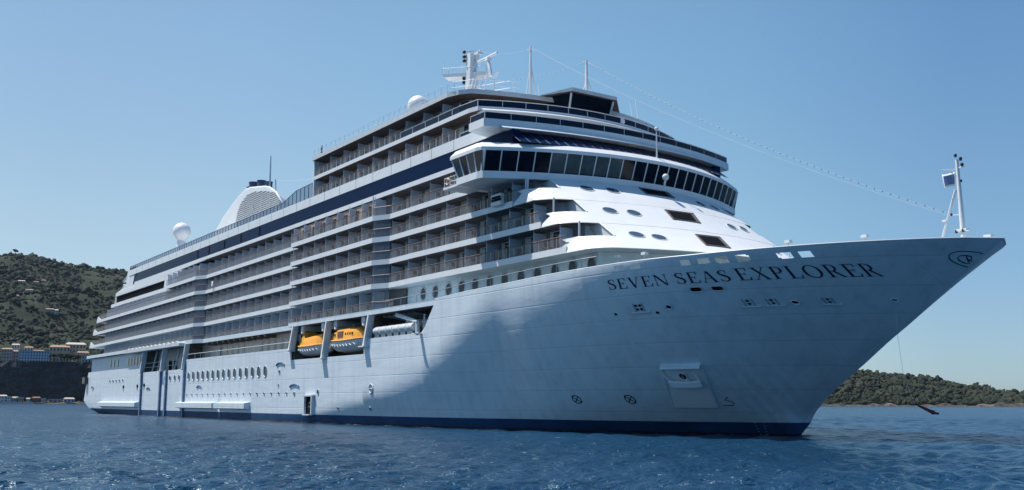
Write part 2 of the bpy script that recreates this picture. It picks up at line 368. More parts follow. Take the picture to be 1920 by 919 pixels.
# ------------------------------------------------------------------ superstructure side plan
NODES = [(-300, 16.7), (-191.6, 16.7), (-188.8, 15.5), (-145.02, 15.5), (-145.0, 16.7), (-117.8, 16.7), (-115.2, 15.5), (-108, 15.5), (-60, 15.5)]
def plan(x0, x1, off=0.0):
    P = [(x0, tab(NODES, x0)-off)]+[(x, b-off) for x, b in NODES if x0+1e-4 < x < x1-1e-4]+[(x1, tab(NODES, x1)-off)]
    return P
def sheer(X): return 0.006*min(0.0, X+108)
def wall_strip(mb, P, z0, z1, m=0, side=1, sh=True):
    for (xa, ba), (xb, bb) in zip(P[:-1], P[1:]):
        sa, sb = (sheer(xa), sheer(xb)) if sh else (0, 0)
        mb.face([(xa, YC-side*ba, z0+sa), (xb, YC-side*bb, z0+sb), (xb, YC-side*bb, z1+sb), (xa, YC-side*ba, z1+sa)], m)
def slab_strip(mb, P, inner, z0, z1, side=1, sh=True, m=0, msof=0):
    for k, ((xa, ba), (xb, bb)) in enumerate(zip(P[:-1], P[1:])):
        sa, sb = (sheer(xa), sheer(xb)) if sh else (0, 0)
        A = lambda b, z: (xa, YC-side*b, z+sa)
        B = lambda b, z: (xb, YC-side*b, z+sb)
        mb.face([A(ba, z0), B(bb, z0), B(bb, z1), A(ba, z1)], m)
        mb.face([A(ba, z1), B(bb, z1), B(inner, z1), A(inner, z1)], m)
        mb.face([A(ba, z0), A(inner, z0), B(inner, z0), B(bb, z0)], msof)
        if k == 0: mb.face([A(ba, z0), A(ba, z1), A(inner, z1), A(inner, z0)], m)
        if k == len(P)-2: mb.face([B(bb, z0), B(bb, z1), B(inner, z1), B(inner, z0)], m)

core = MB()                                                 # closed cabin block behind the balconies
core.box(-262, -93.0, YC-12.6, YC+15.4, 14.0, 29.2)
core.box(-240, -99, YC-12.6, YC+15.4, 29.2, 33.0)
core.box(-139.5, -101, YC-12.6, YC+15.4, 33.0, 38.4)
core.box(-262, -104, YC-11.6, YC+11.6, 6.0, 14.0)
core.build('cabin_block', M['grey'], ship)

# deck rows: floor height, next slab underside, aft end, forward end
BANDS = [(17.9, -277.0, -78.2), (20.95, -274.0, -82.4), (23.9, -270.8, -87.5), (26.75, -211.0, -94.4)]
ROWS = [(14.5, 17.25, -262.0, -114.0), (17.9, 20.3, -262.0, -77.6), (20.95, 23.25, -262.0, -82.0), (23.9, 26.1, -262.0, -86.0), (26.75, 29.3, -211.0, -94.0)]
TH = 0.65
for zt, xa, xb in BANDS:
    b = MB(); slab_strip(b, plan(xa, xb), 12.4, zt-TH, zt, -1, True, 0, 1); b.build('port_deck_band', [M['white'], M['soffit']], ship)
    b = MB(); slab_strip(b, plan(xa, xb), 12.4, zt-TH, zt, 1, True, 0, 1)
    if xa < -260:
        b.box(xa, xa+3.2, YC-15.9, YC+15.9, zt-TH+sheer(xa)+.01, zt+sheer(xa)-.01, 0)
        for s in (1, -1):                                   # raised end of the terrace
            b.prismy([(xa, zt+sheer(xa)+.002), (xa+4.5, zt+sheer(xa)+.002), (xa+.9, zt+.9+sheer(xa))], YC-s*16.68, YC-s*16.5, 0)
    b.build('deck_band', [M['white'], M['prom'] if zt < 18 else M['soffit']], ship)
lip = MB(); slab_strip(lip, plan(-279.5, -145.02), 11.0, 13.65, 14.35, 1, False, 0, 1); slab_strip(lip, plan(-279.5, -145.02), 11.0, 13.65, 14.35, -1, False, 0, 1)
slab_strip(lip, [(-145, 16.7), (-101.4, 16.7)], 11.0, 13.9, 14.5, 1, False, 0, 1); slab_strip(lip, [(-145, 16.7), (-101.4, 16.7)], 11.0, 13.9, 14.5, -1, False, 0, 1)
lip.box(-279.5, -262, YC-15.9, YC+15.9, 13.7, 14.3, 0)
lip.build('deck_band', [M['hull'], M['soffit']], ship)

def seg_points(x0, x1, off, step):
    """points along the plan, one every `step` metres, with the local direction"""
    P = plan(x0, x1, off); out = []
    for (xa, ba), (xb, bb) in zip(P[:-1], P[1:]):
        L = math.hypot(xb-xa, bb-ba)
        if L < 0.5: continue
        n = max(1, round(L/step))
        for k in range(n): out.append((xa+(xb-xa)*k/n, ba+(bb-ba)*k/n, (xb-xa)/L, (bb-ba)/L, L/n))
    return out
WOFF = 1.9
part_list = []; door_list = []; chair_spots = []
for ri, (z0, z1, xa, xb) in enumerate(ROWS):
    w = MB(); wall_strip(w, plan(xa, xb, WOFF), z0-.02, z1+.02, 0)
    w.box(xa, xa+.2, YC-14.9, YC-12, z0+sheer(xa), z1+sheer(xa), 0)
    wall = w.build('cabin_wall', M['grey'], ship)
    g = MB(); rl = MB()
    xr = xb-.8 if ri in (1, 2, 3) else xb
    xra = BANDS[ri-1][1]+1.0 if ri else -262
    if ri == 4: xra = -211
    segs = plan(xra, xr, 0.1)
    for (x_a, b_a), (x_b, b_b) in zip(segs[:-1], segs[1:]):
        if abs(x_b-x_a) < .1: continue
        sa, sb = sheer(x_a)+z0, sheer(x_b)+z0
        g.face([(x_a, YC-b_a, sa+.06), (x_b, YC-b_b, sb+.06), (x_b, YC-b_b, sb+.98), (x_a, YC-b_a, sa+.98)])
        rl.tube([(x_a, YC-b_a, sa+1.08), (x_b, YC-b_b, sb+1.08)], 0.055, 5, 1)
    for X, b, dx, db, L in seg_points(xra, xr, 0.12, 1.45):
        zz = z0+sheer(X); rl.box(X-.028, X+.028, YC-b-.03, YC-b+.03, zz, zz+1.06, 0)
    rail = rl.build('balcony_railing', [M['steel'], M['teak']], ship)
    g.build('railing_glass', M['railglass'], rail, fix=False)
    for X0, X1, step in ((xa, -191, 3.35), (-188.8, -145.2, 3.7), (-144.8, -117.8, 3.9), (-115.2, xb-2, 4.5)):
        if X1 <= xa or X0 >= xb: continue
        X0 = max(X0, xa)
        if X1-X0 < 3: continue
        n = max(1, round((X1-X0)/step)); st = (X1-X0)/n
        for k in range(n+1):
            X = X0+st*k; b = tab(NODES, min(max(X, X0+.05), X1-.05))
            part_list.append((X, b, z0+sheer(X), z1-z0))
            if k < n: 
                door_list.append((X+st*.5, b, z0+sheer(X), z1-z0, st))
                chair_spots.append((X+st*random.uniform(.25, .4), b, z0+sheer(X), ri))
        
part_list.sort(key=lambda p: -p[0]); door_list.sort(key=lambda p: -p[0])
protos = {}
rest = MB()
for k, (X, b, z, hgt) in enumerate(part_list):
    y0, y1 = YC-b+.32, YC-b+WOFF
    if k < 100:
        key = round(hgt, 2)
        if key not in protos:
            q = MB(); q.prism([(-.045, .32), (.045, .32), (.045, WOFF), (-.045, WOFF)], 0, hgt-.28)
            q.tube([(0, .34, hgt-.30), (0, .34, hgt-.02)], .04, 4)
            o = q.build('balcony_partition', M['partition'], ship, origin=(0, 0, 0)); protos[key] = o; o.location = Vector((X, YC-b, z))-base(ship)
        else: dup(protos[key], (X, YC-b, z))
    else: rest.box(X-.045, X+.045, y0, y1, z, z+hgt-.15)
tag(rest.build('balcony_partition', M['partition'], ship), kind='stuff')
rest = MB(); protos = {}
for k, (X, b, z, hgt, st) in enumerate(door_list):
    w = st*.30; y = YC-b+WOFF-.03; sh_ = (X*7.3+z*3.1) % 1.0
    openw = .25+.5*sh_
    if k < 100:
        q = MB() if (round(st, 2), round(openw, 1)) not in protos else None
        key = (round(st, 2), round(openw, 1))
        if q is not None:
            q.box(-w, w, -.03, .03, .08, 2.1, 0); q.box(-w, -w+2*w*key[1]*.6, -.05, -.031, .1, 2.08, 1)
            q.box(-w-.06, -w, -.06, .03, 0, 2.16, 2); q.box(w, w+.06, -.06, .03, 0, 2.16, 2); q.box(-w-.06, w+.06, -.06, .03, 2.16, 2.22, 2)
            o = q.build('cabin_door', [M['door'], M['curtain'], M['white']], ship, origin=(0, 0, 0)); protos[key] = o; o.location = Vector((X, y, z))-base(ship)
        else: dup(protos[key], (X, y, z))
    else:
        rest.box(X-w, X+w, y-.03, y+.03, z+.08, z+2.1, 0); rest.box(X-w, X-w+2*w*openw*.6, y-.05, y-.031, z+.1, z+2.08, 1)
tag(rest.build('cabin_door', [M['door'], M['curtain']], ship), kind='stuff')

for xa, xb, zc in ((-144.8, -118.0, 29.28), (-211, -191.8, 29.1)):
    wm = MB(); wall_strip(wm, [(xa, 15.36), (xb, 15.36)], 26.75, zc, 0)
    for X in np.arange(xa+1.3, xb-1, 1.85): wm.box(X-.45, X+.45, YC-15.40, YC-15.37, 26.85+sheer(X), 28.7+sheer(X), 1)
    wm.build('cabin_wall', [M['warm'], M['door']], ship)
for zf, zc in ((14.5, 17.2), (17.9, 20.25), (20.95, 23.2), (23.9, 26.05)):
    for P in ([(-117.8, 16.62), (-115.2, 15.42)], [(-191.6, 16.62), (-188.8, 15.42)]):
        fg = MB(); wall_strip(fg, P, zf, zc); fg.build('corner_glass', M['cornerglass'], ship, fix=False)
q = MB(); q.tube([(-117.9, YC-16.6, 26.75), (-117.9, YC-16.6, 29.3)], .1, 6); q.build('corner_post', M['white'], ship)
# white belt, navy belt, upper belt
wl = MB()
for s in (1, -1):
    wall = []
    slab_strip(wl, [(-212, 15.5), (-94.2, 15.5)], 12.5, 29.3, 29.9, s, False, 0, 1)
    P = [(-262, -0.62), (-212, 0)]
    wl.prismy([(-241, 28.75), (-212, 28.95), (-190, 29.28), (-190, 29.9), (-241, 29.9)], YC-s*15.52, YC-s*15.2, 0)
wl.build('white_belt', [M['white'], M['soffit']], ship)
bl = MB()
for s in (1, -1): bl.prismy([(-242.5, 29.9), (-87.5, 29.9), (-87.5, 31.8), (-238.5, 31.8)], YC-s*15.46, YC-s*14.5, 0)
bl.build('navy_belt', M['blue'], ship)
for X in (-194.8, -188.0, -179.4, -170.8, -162.0):
    q = MB(); q.box(X-.28, X+.28, YC-15.5, YC-15.40, 30.15, 31.55); q.build('belt_window', M['dark'], ship)
ub = MB()
for s in (1, -1):
    slab_strip(ub, [(-246, 15.5), (-92.0, 15.5)], 11.0, 31.8, 33.1, s, False, 0, 1)
    for X in np.arange(-240, -95, 5.2):                     # panel joints
        ub.box(X-.03, X+.03, YC-s*15.5-.012 if s > 0 else YC+15.49, YC-s*15.49 if s > 0 else YC+15.512, 31.85, 33.05, 1)
ub.box(-246, -100, YC-11, YC+11, 32.5, 33.05, 0)
ub.build('white_belt', [M['white'], M['soffit']], ship)

# pool deck wind screen
ws = MB(); wp = MB()
for s in (1, -1):
    Y = YC-s*15.4
    prof = [(-246, 33.95), (-152, 34.15), (-147.0, 35.15), (-140.2, 35.3)]
    for (xa, za), (xb, zb) in zip(prof[:-1], prof[1:]):
        ws.face([(xa, Y, 33.1), (xb, Y, 33.1), (xb, Y, zb), (xa, Y, za)]); wp.tube([(xa, Y, za), (xb, Y, zb)], .05, 5)
    X = -246
    while X < -140:
        z = tab(prof, X); wp.box(X-.05, X+.05, Y-.04, Y+.04, 33.1, z); X += 1.55
wso = wp.build('wind_screen_frame', M['stack'], ship); ws.build('screen_glass', M['screen'], wso, fix=False)

# upper balcony block (two suites decks) with the roof over it
for (z0, z1, zb) in ((33.1, 35.58, 36.15), (36.10, 38.5, None)):
    w = MB(); wall_strip(w, [(-140, 13.7), (-97.2 if z0 < 35 else -100, 13.7)], z0, z1, 0, 1, False); w.build('cabin_wall', M['grey'], ship)
    rl = MB(); g = MB(); xe = -113 if z0 > 35 else -98.5
    g.face([(-139.9, YC-15.4, z0+.06), (xe, YC-15.4, z0+.06), (xe, YC-15.4, z0+.98), (-139.9, YC-15.4, z0+.98)])
    rl.tube([(-139.9, YC-15.4, z0+1.08), (xe, YC-15.4, z0+1.08)], .055, 5, 1)
    for X in np.arange(-139.9, xe, 1.5): rl.box(X-.035, X+.035, YC-15.43, YC-15.37, z0, z0+1.05, 0)
    ro = rl.build('balcony_railing', [M['greypaint'], M['teak']], ship); g.build('railing_glass', M['railglass'], ro, fix=False)
    q = MB(); q.prism([(-.05, 0.3), (.05, .3), (.05, 1.8), (-.05, 1.8)], 0, z1-z0-.25)
    pr = None
    for k in range(9):
        X = -139.6+k*4.6
        if pr is None: pr = q.build('upper_partition', M['partition'], ship, origin=(0, 0, 0)); pr.location = Vector((X, YC-15.5, z0))-base(ship)
        else: dup(pr, (X, YC-15.5, z0))
        dq = MB(); dq.box(X+1.4, X+3.5, YC-13.76, YC-13.68, z0+.1, z0+2.05, 0); dq.box(X+1.4, X+1.4+random.uniform(.4, 1.3), YC-13.79, YC-13.765, z0+.12, z0+2.03, 1)
        dq.build('suite_door', [M['door'], M['curtain']], ship)
        chair_spots.append((X+.9, 15.5, z0, 9))
aft = MB(); aft.box(-140.3, -140.0, YC-15.52, YC+15.52, 33.1, 38.5); aft.build('end_wall', M['white'], ship)

# ------------------------------------------------------------------ curved front
def arc(nose, sag, half, y0, y1, n=40, ref=None):
    ref = ref or half
    return [(nose-sag*(y/ref)**2, YC+y) for y in np.linspace(y0, y1, n)]
FZ = [12.0, 14.5, 17.25, 18.75, 20.3, 21.6, 23.3, 24.6, 26.2]
FX = [-61.5, -65.3, -69.8, -72.4, -74.8, -76.65, -78.9, -80.5, -82.8]
FS = [4.0, 3.8, 3.6, 3.4, 3.2, 3.1, 3.2, 3.7, 3.7]
def front(z, y):
    a = abs(y); return float(np.interp(z, FZ, FX))-float(np.interp(z, FZ, FS))*(a/15.5)**2-1.3*max(0., (a-13.7)/1.8)**2
def front_normal(z, y):
    p = Vector((front(z, y), y, z)); ty = Vector((front(z, y+.1)-front(z, y-.1), .2, 0)); tz = Vector((front(z+.1, y)-front(z-.1, y), 0, .2))
    n = ty.cross(tz).normalized(); return (n if n.x > 0 else -n), ty.normalized(), tz.normalized()
fr = MB()
YN = list(np.linspace(-12.3, 12.3, 47)); YF = [-15.5, -15.3, -15.0, -14.6, -14.1, -13.6, -13.0]+YN+[13.0, 13.6, 14.1, 14.6, 15.0, 15.3, 15.5]
def strip(z0, z1, ys, tail=None, n=3):
    zz = np.linspace(z0, z1, n+1)
    for za, zb in zip(zz[:-1], zz[1:]):
        for ya, yb in zip(ys[:-1], ys[1:]):
            W = lambda y, z: YC+y-math.copysign(.30*(z-z0)*min(1, max(0, (abs(y)-12.6)/2.4)), y)
            fr.face([(front(za, ya), W(ya, za), za), (front(za, yb), W(yb, za), za), (front(zb, yb), W(yb, zb), zb), (front(zb, ya), W(ya, zb), zb)])
    if tail is not None:
        for s in (-1, 1):
            y = s*15.5; zz = np.linspace(z0, z1, n+1)
            for za, zb in zip(zz[:-1], zz[1:]):
                ta = tail+.9*((za-z0)/(z1-z0))**2*0; tb = tail
                # the free end of the bulwark curves back towards its top
                f = lambda z: tail+1.1*math.sin(math.pi*min(1, max(0, (z-z0-.6)/(z1-z0-.55))))*(1 if z > z0+.6 else 0)
                fr.face([(f(za), W(y, za), za), (front(za, y), W(y, za), za), (front(zb, y), W(y, zb), zb), (f(zb), W(y, zb), zb)])
strip(17.25, 18.75, YF, -79.6, 4); strip(18.75, 20.3, YN); strip(20.3, 21.75, YF, -82.3, 4); strip(21.75, 23.3, YN); strip(23.3, 24.95, YF, -87.4, 4); strip(24.95, 26.2, YN)
house = fr.build('front_house', M['white'], ship, smooth=True, weld=0.01)
# thickness and soffits behind the front's openings, decks inside
fi = MB()
for z0, z1 in ((17.25, 17.3), (20.3, 20.36), (23.3, 23.36)):
    o = [(front(z0, y)-.06, YC+y) for y in YF]; fi.prism(o+[(-95, YC+15.45), (-95, YC-15.45)], z0+.012, z1, 1 if z0 < 18 else 0)
fi.build('inner_deck', [M['soffit'], M['prom']], ship)
iw = MB()
for z0, z1 in ((14.0, 17.25), (17.3, 20.3), (20.36, 23.3), (23.36, 26.2)):
    ys = [y for y in np.linspace(-13.4, 13.4, 21)]
    for ya, yb in zip(ys[:-1], ys[1:]):
        f = lambda y: front(z1, y)-(1.0 if z0 > 15 else 2.5)-.8*(y/13.4)**2
        iw.face([(f(ya), YC+ya, z0), (f(yb), YC+yb, z0), (f(yb), YC+yb, z1), (f(ya), YC+ya, z1)])
    for s in (-1, 1):
        iw.face([(-93, YC+s*13.4, z0), (f(13.4), YC+s*13.4, z0), (f(13.4), YC+s*13.4, z1), (-93, YC+s*13.4, z1)])
iw.build('inner_wall', M['prom'], ship)
# return faces and posts of the side openings, dark end doors
for (z0, z1) in ((18.75, 20.3), (21.75, 23.3), (24.95, 26.2)):
    rp = MB(); xa, xb = front(z0, -12.3), front(z1, -12.3)
    rp.face([(xa, YC-12.3, z0), (xb, YC-12.3, z1), (xb-2.2, YC-12.3, z1), (xa-2.2, YC-12.3, z0)], 0)
    rp.tube([(xa-.02, YC-12.36, z0), (xb-.02, YC-12.36, z1)], .09, 6, 0)
    xm = front((z0+z1)/2, -15.3)+1.2
    rp.build('opening_frame', M['white'], ship)
    rp = MB(); rp.tube([(xm-.6, YC-14.6, z0-1.2), (xm-.6, YC-14.6, z1+.05)], .1, 8, 0); rp.build('opening_post', M['white'], ship)

def rounded_disc(mb, c, ax, az_, w, hh, n=20, m=0, lift=0.0, nrm=None, p=2.0):
    pts = []
    for k in range(n):
        t = 2*math.pi*k/n; cx, cz = math.cos(t), math.sin(t)
        cx = math.copysign(abs(cx)**(2/p), cx); cz = math.copysign(abs(cz)**(2/p), cz)
        q = Vector(c)+ax*cx*w+az_*cz*hh
        if nrm is not None: q = q+nrm*lift
        pts.append(q)
    mb.face(pts, m); return pts
def ring_strip(mb, outer, inner, m=0):
    n = len(outer)
    for k in range(n): mb.face([outer[k], outer[(k+1) % n], inner[(k+1) % n], inner[k]], m)
# ovals on the white front
for y, z in ((-9.36, 25.15), (-6.43, 25.15), (-9.64, 22.13), (-7.03, 22.05), (-9.93, 19.05), (-7.72, 18.88), (7.0, 22.0), (9.6, 22.1), (7.7, 18.9), (9.9, 19.05), (6.43, 25.15), (9.36, 25.15)):
    n_, ty, tz = front_normal(z, y); c = Vector((front(z, y), YC+y, z))
    q = MB(); o1 = rounded_disc(q, c, ty, tz, .74, .62, 24, 1, .012, n_); o2 = [Vector(c)+n_*.05+(p-c-n_*.012)*1.0 for p in o1]; o3 = [c+n_*.05+(p-c-n_*.012)*1.14 for p in o1]; o4 = [c+n_*0.0+(p-c-n_*.012)*1.14 for p in o1]
    ring_strip(q, o1, o2, 0); ring_strip(q, o2, o3, 0); ring_strip(q, o3, o4, 0)
    q.build('porthole', [M['greypaint'], M['skyglass']], ship, fix=False)
# parallelogram windows on the centre line
for (pts) in ([(-2.15, 26.1), (2.05, 26.1), (1.95, 25.2), (-2.2, 25.2)], [(-2.9, 23.0), (1.3, 23.05), (.5, 21.65), (-3.3, 21.7)], [(-4.0, 19.75), (-.5, 19.8), (-1.6, 18.25), (-4.8, 18.3)]):
    cy = sum(p[0] for p in pts)/4
    q = MB(); P = [(y-cy*.62, z) for y, z in pts]
    out = [Vector((front(z, y), YC+y, z))+front_normal(z, y)[0]*.05 for y, z in P]; c_ = (out[0]+out[1]+out[2]+out[3])/4; nn = front_normal(P[0][1], P[0][0])[0]
    q.face(out, 1)
    hi = [c_+(p-c_)*.80+nn*.02+Vector((0, -.12, 0)) for p in out]; q.face(hi, 0)
    for k in range(4): q.tube([out[k], out[(k+1) % 4]], .05, 5, 2)
    q.build('front_window', [M['dark'], M['frame'], M['frame']], ship, fix=False)

# bridge
def bow_outline(nose, sag, half, aft_x, aft_in=15.3, n=36):
    a = arc(nose, sag, half, -half, half, n); e = a[-1]
    return a+[(e[0]-.8, YC+half+.25), (aft_x, YC+half+.2), (aft_x-.4, YC+aft_in), (aft_x-.4, YC-aft_in), (aft_x, YC-half-.2), (a[0][0]-.8, YC-half-.25)]
br = MB()
br.prism(bow_outline(-82.95, 5.35, 18.7, -93.3), 26.15, 26.9, 0, 0, 1)
o = br.build('bridge_apron', [M['white'], M['greypaint']], ship)
bf = MB(); oa, ob = bow_outline(-82.5, 5.6, 19.0, -94.2), bow_outline(-83.25, 5.4, 18.5, -93.8); bf.prism(oa, 29.05, 29.42, 0, 0, 0)
i0 = len(bf.v); n0 = len(oa); bf.v += [(x, y, 29.42) for x, y in oa]+[(x, y, 30.05) for x, y in ob]
for k in range(n0): j = (k+1) % n0; bf.f.append([i0+k, i0+j, i0+n0+j, i0+n0+k]); bf.m.append(0)
bf.f.append([i0+n0+k for k in range(n0)]); bf.m.append(0)
bo = bf.build('bridge_roof', M['white'], ship)
# panes: lower edge on the sill, upper edge under the roof (leaning outwards)
lo = arc(-83.5, 5.35, 18.7, -18.55, 18.55, 24, 18.7); hi = arc(-82.58, 5.5, 18.9, -18.75, 18.75, 24, 18.9)
frame = MB()
for k in range(23):
    q = MB(); a, b, c, d_ = lo[k], lo[k+1], hi[k+1], hi[k]
    q.face([(a[0], a[1], 26.9), (b[0], b[1], 26.9), (c[0], c[1], 29.05), (d_[0], d_[1], 29.05)])
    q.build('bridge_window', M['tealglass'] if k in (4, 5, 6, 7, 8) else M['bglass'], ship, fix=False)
for k in range(24):
    frame = MB(); frame.tube([(lo[k][0]+.05, lo[k][1], 26.85), (hi[k][0]+.05, hi[k][1], 29.1)], .065 if 0 < k < 23 else .2, 6); frame.build('window_mullion', M['white'], ship)
for s in (-1, 1):
    A = [(-88.3, YC+s*18.65), (-93.3, YC+s*18.6)]; B = [(-88.0, YC+s*19.05), (-94.0, YC+s*19.1)]
    n = 4
    for k in range(n):
        t0, t1 = k/n, (k+1)/n
        L = lambda P, t: (P[0][0]+(P[1][0]-P[0][0])*t, P[0][1]+(P[1][1]-P[0][1])*t)
        q = MB(); q.face([(*L(A, t0), 26.9), (*L(A, t1), 26.9), (*L(B, t1), 29.05), (*L(B, t0), 29.05)])
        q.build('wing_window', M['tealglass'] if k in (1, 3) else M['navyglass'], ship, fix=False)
        frame = MB(); frame.tube([(*L(A, t1), 26.85), (*L(B, t1), 29.1)], .09, 6); frame.build('window_mullion', M['white'], ship)
    q = MB(); q.face([(-93.3, YC+s*18.6, 26.9), (-93.6, YC+s*15.4, 26.9), (-94.2, YC+s*15.4, 29.05), (-94.0, YC+s*19.1, 29.05)]); q.build('wing_door', M['bglass'], ship, fix=False)
bi = MB()                                                   # consoles seen through the wheelhouse panes and the back wall
bi.box(-99, -93.4, YC-14.5, YC+14.5, 26.9, 29.05); bi.build('wheelhouse_wall', M['dark'], ship)
for s in (-1, 1):                                           # outside platform with rail aft of each wing
    pw = MB()
    pw.box(-96.6, -93.72, YC+s*17-1.6, YC+s*17+1.6, 26.2, 26.45)
    for X in (-96.5, -95.4, -94.3): pw.tube([(X, YC+s*18.5, 26.4), (X, YC+s*18.5, 27.5)], .035, 5)
    for z in (26.95, 27.5): pw.tube([(-96.5, YC+s*15.6, z), (-96.5, YC+s*18.5, z), (-93.9, YC+s*18.5, z)], .035, 5)
    pw.build('wing_platform', M['white'], ship)
lb = MB()
for k in range(16):
    t, u = 2*math.pi*k/16, 2*math.pi*(k+1)/16
    lb.tube([(-95.6+.33*math.cos(t), YC-18.6, 27.0+.33*math.sin(t)), (-95.6+.33*math.cos(u), YC-18.6, 27.0+.33*math.sin(u))], .09, 6, k//2 % 2)
tag(lb.build('lifebuoy', [M['orange'], M['white']]), 'orange and white lifebuoy ring on the rail behind the bridge wing', 'lifebuoy')
# slanted navy panes above the bridge roof
sg = MB(); sf = MB()
ys = np.linspace(-15.4, 15.4, 29)
for ya, yb in zip(ys[:-1], ys[1:]):
    L = lambda y: (-83.9-2.9*(y/17.4)**2, YC+y, 30.06); H = lambda y: (-86.3-2.9*(y/17.4)**2, YC+y, 31.75)
    sg.face([L(ya), L(yb), H(yb), H(ya)])
for y in ys[::1]: sf.tube([Vector(L(y))+Vector((.01, 0, .01)), Vector(H(y))+Vector((.01, 0, .01))], .03, 4)
so_ = sg.build('slanted_window', M['blue'], ship, fix=False); sf.build('pane_frame', M['pane'], so_)
# terrace over it, its rail, the next band, rails, walls
def front_slab(name, nose, sag, ref, half, z0, z1, corner, mats, n=36):
    q = MB(); a = arc(nose, sag, half, -half, half, n, ref)
    q.prism(a+[(x, YC+y) for x, y in corner]+[(x, YC-y) for x, y in corner[::-1]], z0, z1, 0, 0, 1)
    return q.build(name, mats, ship)
front_slab('terrace_band', -85.6, 2.9, 17.4, 18.3, 31.90, 32.78, [(-91.8, 18.3), (-92.6, 15.46), (-100, 15.46)], [M['white'], M['prom']])
def flange(name, top, bot, half, ref, n=40):
    q = MB(); A = arc(top[0], top[1], half, -half, half, n, ref); B = arc(bot[0], bot[1], half, -half, half, n, ref)
    for a, b, c, d in zip(A[:-1], A[1:], B[1:], B[:-1]):
        q.face([(*a, top[2]), (*b, top[2]), (*c, bot[2]), (*d, bot[2])]); q.face([(*d, bot[2]), (*c, bot[2]), (c[0], c[1], bot[2]-.07), (d[0], d[1], bot[2]-.07)])
        q.face([(d[0], d[1], bot[2]-.07), (c[0], c[1], bot[2]-.07), (b[0]-.8, b[1], bot[2]-.07), (a[0]-.8, a[1], bot[2]-.07)])
    return q.build(name, M['white'], ship, smooth=True, weld=.003)
flange('terrace_flange', (-85.58, 2.9, 32.18), (-85.1, 2.9, 31.80), 16.6, 17.4)
flange('roof_band_flange', (-91.18, 3.9, 35.86), (-90.75, 3.9, 35.58), 14.9, 15.5)
front_slab('roof_band', -91.2, 3.9, 15.5, 15.2, 35.58, 36.10, [(-96.5, 15.5), (-140, 15.5)], [M['white'], M['wood']])
rf = front_slab('sun_roof', -95.1, 2.7, 14.0, 14.2, 38.50, 39.06, [(-99.2, 15.2), (-101.0, 15.75), (-140.3, 15.8)], [M['greypaint'], M['wood']])
def glass_rail(name, pts, z0, z1, step_posts, mglass, lift=.0):
    g = MB(); p = MB()
    for a, b in zip(pts[:-1], pts[1:]): g.face([(a[0], a[1], z0), (b[0], b[1], z0), (b[0], b[1], z1), (a[0], a[1], z1)])
    p.tube([(x, y, z1+.05) for x, y in pts], .04, 5)
    acc = 0
    for k, (a, b) in enumerate(zip(pts[:-1], pts[1:])):
        if acc <= 0: p.box(a[0]-.02, a[0]+.05, a[1]-.025, a[1]+.025, z0, z1+.06); acc = step_posts
        acc -= math.hypot(b[0]-a[0], b[1]-a[1])
    o = p.build(name, M['greypaint'], ship); g.build('screen_glass', mglass, o, fix=False)
half = 18.1
g1 = [(-98.4, YC-15.4), (-92.5, YC-15.4), (-91.7, YC-18.15)]+arc(-85.8, 2.9, 17.4, -half, half, 40, 17.4)[0:]+[(-91.7, YC+18.15), (-92.5, YC+15.4), (-98.4, YC+15.4)]
glass_rail('terrace_rail', g1, 32.8, 33.50, 2.2, M['navyglass'])
g2 = [(x, YC-15.42) for x in np.arange(-113, -97, 1.6)]+arc(-91.4, 3.9, 15.5, -15.1, 15.1, 36, 15.5)+[(x, YC+15.42) for x in np.arange(-97, -113, -1.6)]
glass_rail('sun_deck_rail', g2, 36.12, 36.85, 2.2, M['navyglass'])
dw = MB()
for (nose, sag, z0, z1) in ((-93.5, 4.2, 32.8, 35.58), (-97.6, 3.0, 36.1, 38.5)):
    a = arc(nose, sag, 13.6, -13.6, 13.6, 30)
    for k, (p, q) in enumerate(zip(a[:-1], a[1:])): dw.face([(*p, z0), (*q, z0), (*q, z1), (*p, z1)], 0 if k % 5 else 1)
dw.build('lounge_front', [M['door'], M['greypaint']], ship, fix=False)
# raised lookout box in the middle of the roof
bx = MB()
for x0, x1 in ((-104, -92.7),):
    Y0 = lambda y: YC+y
    sec = [(-6.2, 39.07), (-3.4, 39.85), (3.4, 39.85), (6.2, 39.07), (6.2, 38.98), (3.4, 39.40), (-3.4, 39.40), (-6.2, 38.98)]
    n = len(sec); i = len(bx.v); bx.v += [(x0, YC+y, z) for y, z in sec]+[(x1 if abs(y) < 5 else -95.5, YC+y, z) for y, z in sec]
    for k in range(n): j = (k+1) % n; bx.f.append([i+k, i+j, i+n+j, i+n+k]); bx.m.append(1 if k in (4, 5, 6) else 0)
    for fc in ([0, 1, 6, 7], [1, 2, 5, 6], [2, 3, 4, 5]): bx.f.append([i+n+k for k in fc]); bx.m.append(0)
lk = bx.build('lookout_roof', [M['greypaint'], M['wood']], ship)
gx = MB(); T = [(-93.2, -3.2, 39.38), (-93.2, 3.2, 39.38)]; B = [(-94.1, 3.0, 36.55), (-94.1, -3.0, 36.55)]
gx.face([(x, YC+y, z) for x, y, z in T+B], 0)
for s in (-1, 1): gx.face([(-93.2, YC+s*3.2, 39.38), (-94.1, YC+s*3.0, 36.55), (-97.5, YC+s*4.8, 36.55), (-97.5, YC+s*5.6, 39.0)], 0)
lg = gx.build('lookout_glass', M['bglass'], ship, fix=False)
px_ = MB()
for s in (-1, 1): px_.tube([(-93.15, YC+s*3.22, 39.3), (-94.05, YC+s*3.02, 36.6)], .13, 6)
px_.box(-95.6, -93.2, YC-3.6, YC+3.6, 36.12, 36.54); px_.build('lookout_frame', M['white'], ship)
dm = MB(); dm.ball((-92.2, YC+3.3, 36.55), .75, 16); dm.lathe((-92.2, YC+3.3, 34.6), [(.45, 0), (.45, 1.4)], 12); dm.build('camera_dome', M['white'], ship, smooth=True)

